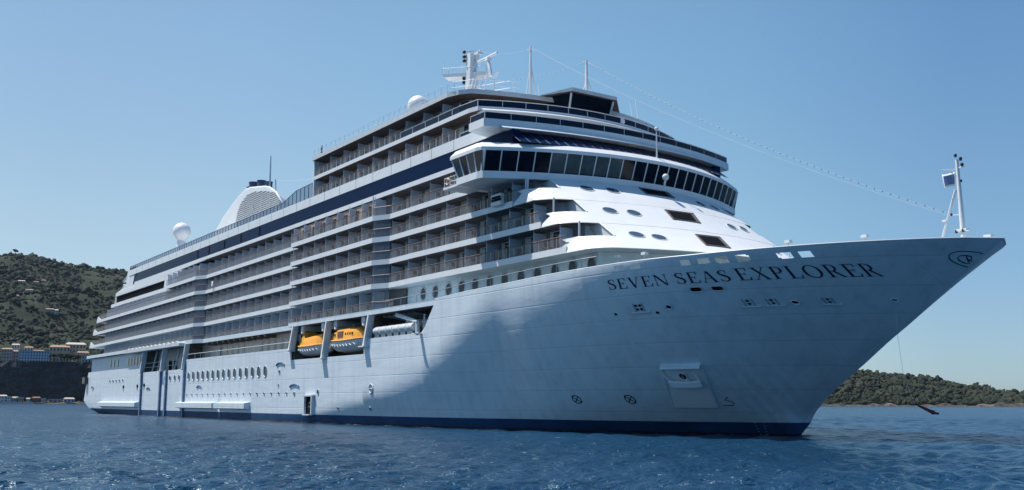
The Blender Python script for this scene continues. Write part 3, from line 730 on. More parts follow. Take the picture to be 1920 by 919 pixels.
# roof rails, satellite spheres, radar mast, signal masts
rr = MB()
for X in np.arange(-140, -99, 1.5): rr.tube([(X, YC-15.6, 39.03), (X, YC-15.6, 40.15)], .03, 4)
for z in (39.45, 40.15): rr.tube([(-140, YC-15.6, z), (-100, YC-15.6, z), (-97.6, YC-14.0, z), (-95.6, YC-9, z)], .028, 4)
rr.build('roof_railing', M['white'], ship)
sp = MB(); sp.ball((-116.5, 64, 42.0), 1.45, 20); sp.lathe((-116.5, 64, 39.04), [(1.0, 0), (.8, 1.9)], 16); sp.build('satellite_dome', M['white'], ship, smooth=True)
sp = MB(); sp.ball((-242.4, 70, 42.9), 2.05, 24); sp.lathe((-242.4, 70, 33.0), [(1.0, 0), (1.0, 7.2), (.85, 7.6), (1.0, 7.9), (1.55, 8.5), (1.9, 9.2)], 18); sp.build('satellite_dome', M['white'], ship, smooth=True)

rm = MB()
def P3(x, y, z): return (x, y, z)
rm.lathe((-118.3, 73.4, 39.04), [(1.3, 0), (1.1, 6.5), (.8, 9.8), (.5, 12.3)], 8)
rm.box(-119.6, -112.5, 72, 76, 39.04, 44.6)
for k in range(7): rm.tube([(-119.2+k*1.05, 72.2, 44.6), (-118.6+k*.9, 72.8, 47.6)], .07, 4)
for z in (45.6, 46.6): rm.tube([(-119.4, 72.2, z), (-112.4, 75.9, z)], .05, 4)
rm.hexa([(-120.9, 70.5, 48.4), (-116.2, 74.4, 48.2), (-117.3, 75.6, 48.2), (-122.0, 71.9, 48.4)], [(-121.2, 70.2, 48.85), (-115.6, 74.8, 48.75), (-116.8, 76.2, 48.75), (-122.4, 71.6, 48.85)])
for t in (0, .25, .5, .75, 1): rm.tube([(-121.1+5.4*t, 70.3+4.5*t, 48.85), (-121.1+5.4*t, 70.3+4.5*t, 49.7)], .035, 4)
rm.tube([(-121.1, 70.3, 49.7), (-115.7, 74.8, 49.6)], .035, 4)
for t, hgt in ((.02, 2.0), (.12, 1.3), (.25, 1.4), (.40, 1.3), (.9, .9)):
    x, y = -121.3+5.6*t, 70.5+4.6*t; rm.tube([(x, y, 48.9), (x, y, 48.9+hgt)], .05, 5)
rm.box(-118.9, -117.7, 72.8, 74.0, 49.6, 51.6); rm.tube([(-117.4, 73.6, 50), (-116.9, 74, 52)], .12, 6); rm.box(-117.6, -116.6, 73.4, 74.2, 51.3, 51.6)
rm.tube([(-112.6, 73.0, 46.8), (-112.9, 73.0, 48.0), (-113.4, 73.0, 49.3)], .26, 6)
rm.tube([(-116.6, 73.2, 46.2), (-112.6, 76.8, 44.2)], .16, 6)
rm.tube([(-111.9, 73.0, 44.5), (-111.8, 73.0, 46.3)], .12, 6)
rm.tube([(-111.9, 73.0, 46.2), (-110.9, 73.0, 46.9)], .16, 6)
mast = rm.build('radar_mast', M['white'], ship)
ra = MB(); ra.tube([(-115.9, 73.0, 49.72), (-111.1, 73.0, 49.72)], .17, 6); ra.box(-113.8, -113.1, 72.7, 73.3, 49.2, 49.6); ra.build('radar_scanner', M['white'], mast)
for z in (52.0, 51.3, 50.7, 48.1, 47.5):
    q = MB(); q.ball((-119.0, 72.6, z), .26, 10); q.tube([(-119.0, 72.6, z), (-117.6, 73.6, z)], .05, 4); q.build('signal_lamp', M['black'], mast)
def signal_mast(x, y, z1, yard):
    q = MB(); q.tube([(x, y, 39.04), (x, y, z1)], .26, 8, 0, .14)
    q.tube([(x-.6, y-.9, 39.04), (x, y, z1-2.6)], .07, 5); q.tube([(x+1.2, y+.6, 39.04), (x, y, z1-2.2)], .07, 5)
    q.tube([(x, y-.6, z1-yard), (x, y+.6, z1-yard)], .05, 4); q.box(x-.7, x+.5, y-.6, y+.6, 39.04, 39.9)
    return q.build('signal_mast', M['white'], ship)
signal_mast(-104.7, 74, 48.9, .5); signal_mast(-95.8, 76.2, 44.9, .25)
for X, y, hh in ((-99.5, 79.5, 1.5), (-98.6, 82.5, 1.7), (-97.9, 85.5, 1.6), (-98.1, 86.6, 2.1), (-99, 71.5, 1.6), (-99.4, 68.0, 1.5), (-102.8, 71.2, 1.1)): q = MB(); q.tube([(X, y, 39.04), (X-.5, y, 39.04+hh+1.2)], .05, 5); q.build('whip_antenna', M['white'], ship)

# funnel
fn = MB(); prof = [(-222, 33.0), (-219.95, 39.6), (-214.6, 42.3), (-208.9, 44.3), (-204.5, 45.6), (-201.4, 46.2), (-198.5, 46.15), (-190.2, 45.0), (-187.6, 44.4), (-184, 42.8), (-181, 40.6), (-179, 33.0)]
n_ = len(prof); mid = (-200, 41)
def far(p): return (p[0]-11.5*min(1, max(0, (p[0]+222)/30)), p[1]-.3)
i_ = len(fn.v); fn.v += [(x, 70.5, z) for x, z in prof]+[(*far(p)[:1], 79.5, far(p)[1]) for p in prof]
fn.f.append([i_+k for k in range(n_)]); fn.m.append(0); fn.f.append([i_+n_+k for k in range(n_)][::-1]); fn.m.append(0)
for k in range(n_): j_ = (k+1) % n_; fn.f.append([i_+j_, i_+k, i_+n_+k, i_+n_+j_]); fn.m.append(0)
fo = fn.build('funnel', M['white'], ship, smooth=True)
bv = fo.modifiers.new('bevel', 'BEVEL'); bv.width = .35; bv.segments = 3; bv.limit_method = 'ANGLE'; bv.angle_limit = R(60)
gr = MB(); lp = [(-206.2, 34.0), (-205.6, 40.3), (-205.2, 41.6), (-203.2, 43.4), (-199.4, 44.6), (-195.9, 44.6), (-190, 43.8), (-184.3, 42.5), (-181.2, 40.4), (-180.5, 34.0)]
gr.prismy(lp, 70.42, 70.5, 0); gd = gr.build('funnel_grille', M['steel'], fo)
ls = MB()
for z in np.arange(36, 44.6, .42):
    xs = []
    for (xa, za), (xb, zb) in zip(lp, lp[1:]+lp[:1]):
        if (za-z)*(zb-z) < 0: xs.append(xa+(xb-xa)*(z-za)/(zb-za))
    if len(xs) >= 2: ls.box(min(xs)+.1, max(xs)-.1, 70.2, 70.41, z, z+.13)
for X in (-201, -196, -191, -186.5): ls.box(X-.1, X+.1, 70.2, 70.42, 35, 43.0)
ls.build('grille_slat', M['greypaint'], fo)
for X, z, r in ((-217.3, 48.6, .75), (-215.0, 49.0, .8), (-212.6, 49.6, .95), (-210.0, 49.6, .95), (-207.4, 48.4, .7), (-205.3, 48.5, .75)):
    q = MB(); q.lathe((X+3.0, 75.2+random.uniform(-1, 1), 44), [(r, 0), (r, z-44-.3), (r*1.08, z-44-.28), (r*1.08, z-44)], 12); q.build('exhaust_pipe', M['stack'], fo, smooth=True)
q = MB(); q.tube([(-193.95, 73, 44), (-194.0, 73, 52.0)], .22, 6, 0, .10); q.tube([(-190.6, 73, 44), (-190.9, 73, 46.6)], .12, 6); q.build('funnel_mast', M['steel'], fo)

# stern block: white panel with long dark window, end pillars
st = MB()
for s in (1, -1):
    st.prismy([(-258.5, 25.55), (-209.8, 25.55), (-205.0, 26.6), (-204.6, 28.9), (-216, 28.85), (-216.6, 26.35), (-257.6, 26.35), (-257.6, 27.95), (-216, 27.95), (-216, 28.85), (-257.6, 28.8)], YC-s*15.56, YC-s*15.2, 0)
st.box(-257.6, -257.2, YC-15.5, YC+15.5, 25.6, 28.8); st.box(-262, -256, YC-15.5, YC+15.5, 25.56, 26.3)
st.hexa([(-257.5, 59.6, 28.8), (-241, 59.6, 28.8), (-241, 62, 28.8), (-257.5, 62, 28.8)], [(-252, 59.6, 29.5), (-241, 59.6, 29.5), (-241, 62, 29.5), (-252, 62, 29.5)])
st.hexa([(-249.5, 59.6, 29.5), (-243, 59.6, 29.5), (-243, 61.5, 29.5), (-249.5, 61.5, 29.5)], [(-247.8, 59.6, 33.6), (-240.5, 59.6, 33.6), (-240.5, 61.5, 33.6), (-247.8, 61.5, 33.6)])
st.tube([(-252.5, 60, 31.2), (-248, 60, 32.4)], .35, 6); st.tube([(-254.5, 60.5, 29), (-254, 60.5, 30.6)], .4, 6)
st.build('stern_block', M['white'], ship)
q = MB(); q.box(-257.6, -216, YC-15.3, YC-15.1, 26.3, 28.0); q.build('stern_window', M['dark'], ship)

# ------------------------------------------------------------------ side of the hull: bays, galleries, windows
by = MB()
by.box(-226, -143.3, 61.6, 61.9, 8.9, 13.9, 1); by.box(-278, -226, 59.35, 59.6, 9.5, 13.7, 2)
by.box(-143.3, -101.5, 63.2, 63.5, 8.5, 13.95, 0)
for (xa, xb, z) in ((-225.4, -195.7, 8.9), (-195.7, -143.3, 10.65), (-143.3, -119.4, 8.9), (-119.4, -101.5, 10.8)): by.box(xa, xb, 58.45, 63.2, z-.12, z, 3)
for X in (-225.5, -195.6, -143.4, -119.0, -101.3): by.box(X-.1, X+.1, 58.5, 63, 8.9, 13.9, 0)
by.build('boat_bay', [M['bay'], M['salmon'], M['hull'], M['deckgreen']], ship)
# pillars between the bays, with a foot plate standing proud of the side
for (xb, zb, xt, zt_) in ((-225.35, 9.0, -224.2, 13.66), (-210.1, 9.0, -209.4, 13.66), (-195.7, 9.0, -194.9, 13.66), (-143.3, 10.4, -142.5, 13.92), (-131.5, 8.9, -130.7, 13.92), (-118.6, 10.0, -117.8, 13.92)):
    q = MB(); w = .2
    q.hexa([(xb-w, 57.75, zb), (xb+w, 57.75, zb), (xb+w, 58.7, zb), (xb-w, 58.7, zb)], [(xt-w*.8, 58.0, zt_), (xt+w*.8, 58.0, zt_), (xt+w*.8, 58.9, zt_), (xt-w*.8, 58.9, zt_)])
    q.box(xb-.8, xb+.6, 57.5, 58.6, zb-.16, zb-.01)
    q.build('bay_pillar', M['white'], ship)
for X in (-224.9, -210.6, -206.6, -194.8):
    q = MB(); q.box(X-.32, X+.32, 57.95, 58.32, 0.1, 9.2 if X < -200 else 10.5); q.build('hull_strip', M['bluegrey'], ship)  # raised blue-grey strips running down the aft side
# stern davit beams above the aft bays
dv = MB()
dv.box(-238, -196, 57.2, 58.9, 13.4, 13.9); 
for X in np.arange(-236, -197, 3.0): dv.tube([(X, 57.3, 13.9), (X+1.4, 57.6, 14.3), (X+2.4, 57.9, 13.9)], .14, 5)
for X in (-222, -218, -214, -206, -202, -199): dv.tube([(X, 59.5, 9.0), (X+.6, 60.2, 13.4)], .18, 6)
for z in (10.0, 10.9): dv.tube([(-225, 58.7, z), (-196, 58.7, z)], .05, 4)
dv.build('davit_frame', M['greypaint'], ship)
for X in (-220.5, -216, -212.4, -204.5, -200.5):
    q = MB(); q.box(X-.8, X+.8, 61.4, 61.62, 9.0, 11.4); q.build('bay_door', M['dark'], ship)
# gallery: arched windows, brackets under the deck
pro = None
for X in list(np.arange(-184.5, -170, 2.9))+list(np.arange(-164.3, -144.5, 2.95)):
    if pro is None:
        q = MB(); pts = [(-.5, 11.15)]+[(-.5*math.cos(t), 12.3+.5*math.sin(t)) for t in np.linspace(0, math.pi, 9)]+[(.5, 11.15)]
        q.prismy([(x, z-11.9) for x, z in pts], -.06, .06, 0)
        q.prismy([(x*1.25, (z-11.7)*1.08-.2) for x, z in pts], -.02, .05, 1)
        pro = q.build('gallery_window', [M['door'], M['white']], ship, origin=(0, 0, 0)); pro.location = Vector((X, 61.55, 11.9))-base(ship)
    else: dup(pro, (X, 61.55, 11.9))
for X in np.arange(-188, -158, 2.9): q = MB(); q.prismy([(X, 13.64), (X+1.2, 13.64), (X+1.2, 13.1)], 59.7, 61.5); q.build('deck_bracket', M['wood'], ship)
q = MB()
for X in np.arange(-190, -146, 3.2): q.tube([(X, 58.5, 10.7), (X, 58.5, 11.7)], .04, 4)
q.tube([(-194.5, 58.5, 11.7), (-144, 58.5, 11.7)], .04, 4); q.build('gallery_rail', M['white'], ship)
pro = None
for X in (-258, -254.5, -251, -241.5, -239, -236.5, -234, -231.5, -229, -226.8):
    q = MB(); q.box(X-.55, X+.55, 59.24, 59.34, 10.9, 12.6); q.build('aft_window', M['door'], ship)
# tall oval windows along the lower side
def side_window(name, X, z, w, hgt, lid=False):
    q = MB(); p, tx, tz, n_ = hull_frame(X, z)
    o1 = rounded_disc(q, p, tx, tz, w, hgt, 20, 1, .015, n_, 2.6); q2 = [p+(v-p)*1.05+n_*.09 for v in o1]; q3 = [p+(v-p)*1.07 for v in o1]
    ring_strip(q, o1, q2, 0); ring_strip(q, q2, q3, 0)
    return q.build(name, [M['hull'], M['portglass']], ship, fix=False)
for X in np.linspace(-195.2, -153.55, 16): side_window('oval_window', X, 7.6, .62, .66 if X < -190 else .78)
for X in (-207.6, -204.4, -201.2, -198.4): side_window('oval_window', X, 7.45, .45, .5)
for X in np.linspace(-193, -141.6, 18): side_window('small_port', X, 4.2, .2, .18)
for X in np.linspace(-253, -241, 5): side_window('small_port', X, 7.6, .4, .3)
for X, z in ((-240.2, 6.15), (-228.4, 6.17), (-223.0, 6.3), (-211.2, 6.3)):
    q = MB(); rounded_disc(q, Vector(hp(X, z, .03)), Vector((1, 0, 0)), Vector((0, 0, 1)), .75, .38, 14); rounded_disc(q, Vector(hp(X, z-.55, .034)), Vector((1, 0, 0)), Vector((0, 0, 1)), .2, .45, 10); q.build('drain_mark', M['dark'], ship, fix=False)
for X, z, w in ((-147.4, 8.55, 1.6), (-141.7, 5.25, 1.7), (-219.5, 5.6, 1.2), (-186, 5.6, 1.3), (-272, 6.4, 1.0)):
    q = MB(); q.tube([hp(X+w*math.cos(t), z-.25+.45*math.sin(t), .06) for t in np.linspace(.15, math.pi-.15, 9)], .13, 6); q.build('door_hood', M['bluegrey'], ship)
for X, z, r in ((-147.7, 7.4, .22), (-141.8, 4.1, .16), (-133.3, 4.3, .24), (-126.7, 2.1, .16), (-118.0, 2.1, .2), (-147.9, 5.4, .15)): side_window('small_port', X, z, r, r*1.3)
q = MB(); p, tx, tz, n_ = hull_frame(-117.0, 4.6)
for k in range(20):
    t, u = 2*math.pi*k/20, 2*math.pi*(k+1)/20
    q.tube([p+n_*.03+tx*.55*math.cos(t)+tz*.55*math.sin(t), p+n_*.03+tx*.55*math.cos(u)+tz*.55*math.sin(u)], .07, 4)
q.tube([p+n_*.03-tx*.55, p+n_*.03+tx*.55], .05, 4); q.tube([p+n_*.03-tz*.55, p+n_*.03+tz*.55], .05, 4); q.build('load_line_mark', M['greypaint'], ship)
# shell door with the frame and open dark lobby
sd = MB(); sd.box(-137.05, -134.7, 58.05, 60.5, 1.22, 3.65, 1); o = None
sd2 = MB()
for a in ((-137.25, -137.05, 1.2, 3.85), (-134.7, -134.5, 1.2, 3.85), (-137.6, -134.2, 3.7, 3.95)): sd2.box(a[0], a[1], 57.85, 58.9, a[2], a[3])
lobby = MB()
lobby.face([(-137.05, 58.16, 1.22), (-134.7, 58.16, 1.22), (-134.7, 58.16, 3.7), (-137.05, 58.16, 3.7)])
sdo = sd2.build('shell_door_frame', M['white'], ship); lobby.build('shell_doorway', M['dark'], ship, fix=False)
# rubbing platforms at the waterline
for xa, xb in ((-260.8, -226.0), (-197.3, -175.6), (-174.4, -159.6)):
    q = MB(); q.hexa([(xa, 57.25, 1.85), (xb, 57.25, 1.85), (xb, 58.6, 1.6), (xa, 58.6, 1.6)], [(xa, 57.25, 2.7), (xb, 57.25, 2.7), (xb, 58.6, 2.95), (xa, 58.6, 2.95)]); q.build('rubbing_platform', M['hull'], ship)
for X in (-281.0, -280.2, -279.3): q = MB(); q.box(X-.25, X+.25, 58.0, 60, 7.4, 9.0); q.build('stern_port', M['door'], ship)
# promenade ports and rail
q = MB(); wall_strip(q, [(-114, 13.42), (-76, 13.42)], 14.5, 17.25, 0, 1, False); q.build('promenade_wall', M['prom'], ship)
for X in (-110, -107, -103.9, -100.94, -97.98, -94.93, -91.97, -88.87, -85.85, -82.82, -79.8, -76.8):
    q = MB(); c = Vector((X, YC-13.44, 16.12))
    if X > -80: c = Vector((X, YC-13.5, 16.2))
    o1 = rounded_disc(q, c, Vector((1, 0, 0)), Vector((0, 0, 1)), .55, .72, 18, 1, .02, Vector((0, -1, 0))); o2 = [c+(v-c)*1.2+Vector((0, -.06, 0)) for v in o1]; ring_strip(q, o1, o2, 0)
    q.build('porthole', [M['greypaint'], M['portglass']], ship, fix=False)
q = MB()
for z in (15.7,): q.tube([(x, YC-hb(x, ztop(x))+.2, ztop(x)+.95+(0 if x < -80 else -.0)) for x in np.arange(-114, -71, 2.0)], .045, 5)
for x in np.arange(-114, -72, 4.0): q.tube([(x, YC-hb(x, ztop(x))+.2, ztop(x)), (x, YC-hb(x, ztop(x))+.2, ztop(x)+.95)], .035, 4)
q.build('promenade_rail', M['steel'], ship)

# hull furniture on the bow
for X, z, w in ((-62.59, 12.44, .47), (-60.98, 12.45, .46)):
    p, tx, tz, n_ = hull_frame(X, z); q = MB(); o1 = rounded_disc(q, p, tx, tz, w, .2, 20, 0, .03, n_, 4); o2 = [p+(v-p)*1.18+n_*.05 for v in o1]; ring_strip(q, o1, o2, 1); q.build('mooring_port', [M['dark'], M['greypaint']], ship, fix=False)
for X, z, w, n2 in ((-68.41, 11.25, .62, 2), (-59.6, 11.28, .5, 1), (-58.04, 11.29, .5, 1), (-54.65, 11.28, .5, 1)):
    p, tx, tz, n_ = hull_frame(X, z); q = MB()
    for k in range(n2):
        cx = (k-(n2-1)/2)*.42
        for cz in (-.16, .22):
            c = p+tx*cx+tz*cz; rounded_disc(q, c, tx, tz, .14, .12, 12, 0, .035, n_, 4)
    for s in (-1, 1): q.tube([p+tx*s*w*.75+tz*(-.4)+n_*.04, p+tx*s*w*.75+tz*.42+n_*.04], .035, 4, 1)
    a, b = p-tx*w*1.55-tz*.48+n_*.06, p+tx*w*1.55-tz*.48+n_*.06; q.tube([a, b], .075, 5, 2)
    q.build('hull_fitting', [M['dark'], M['bluegrey'], M['greypaint']], ship, fix=False)
for X, z, r in ((-71.16, 10.84, .2), (-66.86, 10.75, .22), (-65.58, 11.17, .3), (-56.67, 11.23, .33), (-51.08, 11.3, .28)):
    p, tx, tz, n_ = hull_frame(X, z); q = MB(); o1 = rounded_disc(q, p, tx, tz, r*.8, r*.62, 16, 0, .03, n_)
    o2 = [p+(v-p)*1.35+n_*.09 for v in o1]; o3 = [p+(v-p)*1.5 for v in o1]
    if r > .25: ring_strip(q, o1, o2, 1); ring_strip(q, o2, o3, 1)
    q.build('hawse_hole', [M['dark'], M['hull']], ship, fix=False)
# anchor pocket: recessed light plate with bolster, anchor inside
pk = MB()
C4 = [(-69.75, 6.34), (-66.21, 6.36), (-67.86, 2.61), (-71.65, 2.59)]
outer = [Vector(hp(x, z, .01)) for x, z in C4]; n_ = hull_frame(-68.8, 4.5)[3]
tl, tr, brr, blr = outer
def mixp(u, v): return (tl*(1-u)+tr*u)*(1-v)+(blr*(1-u)+brr*u)*v
deep = n_*-.75
topl, topr = mixp(.10, .06)+deep, mixp(.9, .06)+deep
lo_l, lo_r = mixp(.02, .97)+n_*.02, mixp(.98, .97)+n_*.02
N = 8
for a in range(N):
    for b in range(N):
        def S(u, v):
            pt = mixp(u, v); xx = pt.x; zz = pt.z; dpt = .42*(1-v)**1.2*min(1, 5*u, 5*(1-u)); q0 = Vector(hp(xx, zz, .0)); return q0+n_*(.05+.10*v-.0*dpt)
        pk.face([S(a/N, b/N), S((a+1)/N, b/N), S((a+1)/N, (b+1)/N), S(a/N, (b+1)/N)])
pko = pk.build('anchor_plate', M['white'], ship)
rim = MB()
for a, b in ((0, 1), (1, 2), (3, 0)): rim.tube([outer[a]+n_*.1, (outer[a]+outer[b])/2+n_*.12, outer[b]+n_*.1], .10, 6)
rim.hexa([tl+n_*.05, tr+n_*.05, tr+n_*.6+Vector((0, 0, .0)), tl+n_*.6], [tl+n_*.05+Vector((0, 0, .2)), tr+n_*.05+Vector((0, 0, .2)), tr+n_*.6+Vector((0, 0, .15)), tl+n_*.6+Vector((0, 0, .15))])
rim.build('pocket_rim', M['hull'], pko)
an = MB(); c = mixp(.50, .20)+n_*.2; p, tx, tz, nn = hull_frame(-68.15, 5.47)
an.tube([c+tz*.1, c-tz*.9+nn*.1], .2, 8, 0)
cc = mixp(.5, .36)+n_*.32
for k in range(8):
    u0_, u1_ = -1.45+2.9*k/8, -1.45+2.9*(k+1)/8
    z0_, z1_ = .18*(abs(u0_)/1.45)**2, .18*(abs(u1_)/1.45)**2
    an.hexa([cc+tx*u0_-tz*(.42+z0_*-.6)+nn*.0, cc+tx*u1_-tz*(.42+z1_*-.6), cc+tx*u1_-tz*(.42+z1_*-.6)+nn*.3, cc+tx*u0_-tz*(.42+z0_*-.6)+nn*.3], [cc+tx*u0_+tz*(.12+z0_), cc+tx*u1_+tz*(.12+z1_), cc+tx*u1_+tz*(.12+z1_)+nn*.22, cc+tx*u0_+tz*(.12+z0_)+nn*.22], 0)
for s in (-1, 1): an.tube([cc+tx*s*1.4, cc+tx*s*1.5+tz*.9, cc+tx*s*1.42+tz*1.3], .17, 6, 0, .06)
ao = an.build('anchor', M['white'], ship)
q = MB(); rounded_disc(q, c+nn*.24, tx, tz, .30, .34, 16); q.build('hawse_pipe', M['dark'], pko, fix=False)
q = MB(); rounded_disc(q, c+nn*.27-tz*.04, tx, tz, .13, .2, 12); q.build('anchor_shank', M['steel'], pko, fix=False)
# painted marks: thruster circles, bulb mark, draft ticks
def hull_line(mb, pts, w, off=.03):
    """a painted stroke of width w along (X, z) points on the starboard skin"""
    L = []
    for k, (X, z) in enumerate(pts):
        p, tx, tz, n_ = hull_frame(X, z); a = pts[max(k-1, 0)]; b = pts[min(k+1, len(pts)-1)]
        d_ = (Vector(hp(*b))-Vector(hp(*a))).normalized(); s = n_.cross(d_).normalized(); L.append((p+n_*off+s*w/2, p+n_*off-s*w/2))
    for a, b in zip(L[:-1], L[1:]): mb.face([a[0], b[0], b[1], a[1]])
for X in (-81.47, -75.3):
    q = MB(); z = 3.27
    hull_line(q, [(X+.5*math.cos(t), z+.38*math.sin(t)) for t in np.linspace(0, 2*math.pi, 21)], .11)
    for s in (1, -1): hull_line(q, [(X-.32*s, z-.25), (X+.32*s, z+.25)], .1, .034)
    q.build('thruster_mark', M['letters'], ship, fix=False)
q = MB(); hull_line(q, [(-66.32, 3.5), (-66.78, 3.22), (-66.36, 3.12), (-66.25, 2.92), (-66.54, 2.74), (-67.33, 2.72)], .09); q.build('bulb_mark', M['letters'], ship, fix=False)
q = MB()
for k in range(8):
    z = 2.0-k*.27
    for x0 in (-65.67-.12*k, -65.0-.14*k): hull_line(q, [(x0-.1, z), (x0+.02, z)], .07)
q.build('draft_mark', M['greypaint'], ship, fix=False)

# ship's name in serif capitals, laid on the flare
def letter(ch):
    """polygons (x, y) in a box of cap height 1; returns width and polygons"""
    T, t, sf = .125, .042, .030
    def bar(x0, y0, x1, y1, w):                             # slanted stroke with level ends, w measured along x
        return [(x0-w/2, y0), (x0+w/2, y0), (x1+w/2, y1), (x1-w/2, y1)]
    def ser(x, y, w=.30): return [(x-w/2, y), (x+w/2, y), (x+w/2, y+sf), (x-w/2, y+sf)] if y < .5 else [(x-w/2, y-sf), (x+w/2, y-sf), (x+w/2, y), (x-w/2, y)]
    def band(cx, cy, rx, ry, a0, a1, w0, w1, n=14):         # arc with thick sides
        P = []
        for k in range(n):
            q = []
            for kk in (k, k+1):
                a = a0+(a1-a0)*kk/n; w = w0+(w1-w0)*abs(math.cos(a))
                q.append(((cx+(rx)*math.cos(a), cy+ry*math.sin(a)), (cx+(rx-w)*math.cos(a), cy+(ry-min(w, .07))*math.sin(a))))
            P.append([q[0][0], q[1][0], q[1][1], q[0][1]])
        return P
    pi = math.pi
    if ch == 'E': return .66, [bar(.16, 0, .16, 1, T), ser(.16, 0), ser(.16, 1), [(.2, 1-t), (.6, 1-t), (.6, 1), (.2, 1)], [(.56, .76), (.60, .76), (.60, 1), (.54, 1-t)], [(.2, .49), (.46, .49), (.46, .49+t), (.2, .49+t)], [(.43, .40), (.465, .40), (.465, .63), (.43, .63)], [(.2, 0), (.62, 0), (.62, t), (.2, t)], [(.56, t), (.62, 0), (.66, .26), (.62, .26)]]
    if ch == 'V': return .80, [bar(.41, 0, .14, 1, T*1.1), bar(.41, 0, .68, 1, t), ser(.14, 1), ser(.68, 1, .24)]
    if ch == 'N': return .88, [bar(.14, 0, .14, 1, t), bar(.74, 0, .74, 1, t), bar(.72, 0, .15, 1, T*1.15), ser(.14, 0, .24), ser(.74, 1, .24), ser(.1, 1, .2)]
    if ch == 'A': return .82, [bar(.10, 0, .40, 1, t), bar(.70, 0, .41, 1, T*1.1), [(.22, .34), (.6, .34), (.6, .34+t), (.22, .34+t)], ser(.10, 0, .24), ser(.70, 0)]
    if ch == 'X': return .80, [bar(.66, 0, .16, 1, T*1.1), bar(.12, 0, .66, 1, t), ser(.12, 0, .24), ser(.66, 0), ser(.16, 1), ser(.66, 1, .24)]
    if ch == 'L': return .64, [bar(.16, 0, .16, 1, T), ser(.16, 0), ser(.16, 1), [(.2, 0), (.6, 0), (.6, t), (.2, t)], [(.54, t), (.60, 0), (.64, .28), (.6, .28)]]
    if ch == 'P': return .64, [bar(.16, 0, .16, 1, T), ser(.16, 0), ser(.16, 1), [(.2, 1-t), (.36, 1-t), (.36, 1), (.2, 1)], [(.2, .46), (.36, .46), (.36, .46+t), (.2, .46+t)]]+band(.34, .73, .27, .27, -pi/2, pi/2, t, T)
    if ch == 'R': return .76, [bar(.16, 0, .16, 1, T), ser(.16, 0), ser(.16, 1), [(.2, 1-t), (.36, 1-t), (.36, 1), (.2, 1)], [(.2, .47), (.36, .47), (.36, .47+t), (.2, .47+t)], bar(.68, 0, .36, .5, T*1.1), [(.62, 0), (.80, 0), (.80, sf), (.62, sf)]]+band(.34, .735, .26, .265, -pi/2, pi/2, t, T)
    if ch == 'O': return .92, band(.45, .5, .42, .52, 0, 2*pi, t, T, 30)
    if ch == 'S':
        P = []; C = []
        for k in range(13): a = R(25)+(R(235)-0)*k/12; C.append((.30+.21*math.cos(a), .745+.235*math.sin(a), a))
        pts = [(.49, .86), (.44, .93), (.36, .975), (.27, .975), (.17, .93), (.115, .84), (.115, .74), (.165, .65), (.27, .57), (.38, .50), (.47, .42), (.52, .32), (.52, .21), (.47, .11), (.38, .045), (.27, .025), (.17, .06), (.09, .16)]
        wd = [.04, .045, .05, .06, .085, .11, .12, .13, .145, .15, .145, .13, .115, .09, .06, .05, .045, .04]
        L = []
        for k, (x, y) in enumerate(pts):
            a = pts[max(0, k-1)]; b = pts[min(len(pts)-1, k+1)]; dx, dy = b[0]-a[0], b[1]-a[1]; l = math.hypot(dx, dy); w = wd[k]/2
            L.append(((x-dy/l*w, y+dx/l*w), (x+dy/l*w, y-dx/l*w)))
        P = [[a[0], b[0], b[1], a[1]] for a, b in zip(L[:-1], L[1:])]
        P += [[(.475, .70), (.51, .70), (.51, .99), (.475, .99)], [(.07, .01), (.105, .01), (.105, .30), (.07, .30)]]
        return .60, P
    return .4, []
def word(mb, txt, xa, xb, z0, hgt):
    n = 200; xs = np.linspace(xa, xb, n+1); pp = [Vector(hp(x, z0+hgt/2)) for x in xs]
    L = [0]
    for a, b in zip(pp[:-1], pp[1:]): L.append(L[-1]+(b-a).length)
    gl = [letter(c) for c in txt]; gap = .12; tot = sum(g[0] for g in gl)+gap*(len(gl)-1); sc = L[-1]/tot; pos = 0
    for w, polys in gl:
        for poly in polys:
            pts = []
            for x, y in poly:
                # level strokes are cut finely enough to follow the flare
                X = float(np.interp((pos+x)*sc, L, xs)); z = z0+hgt*y; p, tx, tz, n_ = hull_frame(X, z); pts.append(p+n_*.035)
            mb.face(pts)
        pos += w+gap
nm = bpy.data.objects.new('ship_name', None); COL.objects.link(nm); nm.parent = ship
for args in (('SEVEN', -70.75, -64.4, 12.93, .87), ('SEAS', -63.8, -59.55, 12.95, .87), ('EXPLORER', -59.02, -50.33, 12.98, .91)):
    q = MB(); word(q, *args); q.build('name_word', M['letters'], nm, fix=False)
em = MB()
E0, EZ = -45.25, 14.05
def clip_line(pts, w, off=.03):
    run = []
    for p in pts+[None]:
        if p is not None and hb(*p) > .22: run.append(p)
        else:
            if len(run) > 1: hull_line(em, run, w, off)
            run = []
clip_line([(E0+1.05*math.cos(t), EZ+.60*math.sin(t)) for t in np.linspace(R(20), R(340), 90)], .08)
clip_line([(E0-.62, EZ-.2), (E0-.72, EZ+.0), (E0-.62, EZ+.2), (E0-.4, EZ+.31), (E0-.15, EZ+.33), (E0+.0, EZ+.25), (E0-.12, EZ+.1), (E0-.35, EZ+.0)], .09)
clip_line([(E0-.18, EZ+.3), (E0-.32, EZ+.05), (E0-.45, EZ-.22), (E0-.62, EZ-.2)], .09, .034); clip_line([(E0-.3, EZ+.05), (E0-.2, EZ-.06), (E0-.1, EZ-.1)], .08, .034)
em.build('bow_emblem', M['letters'], ship, fix=False)

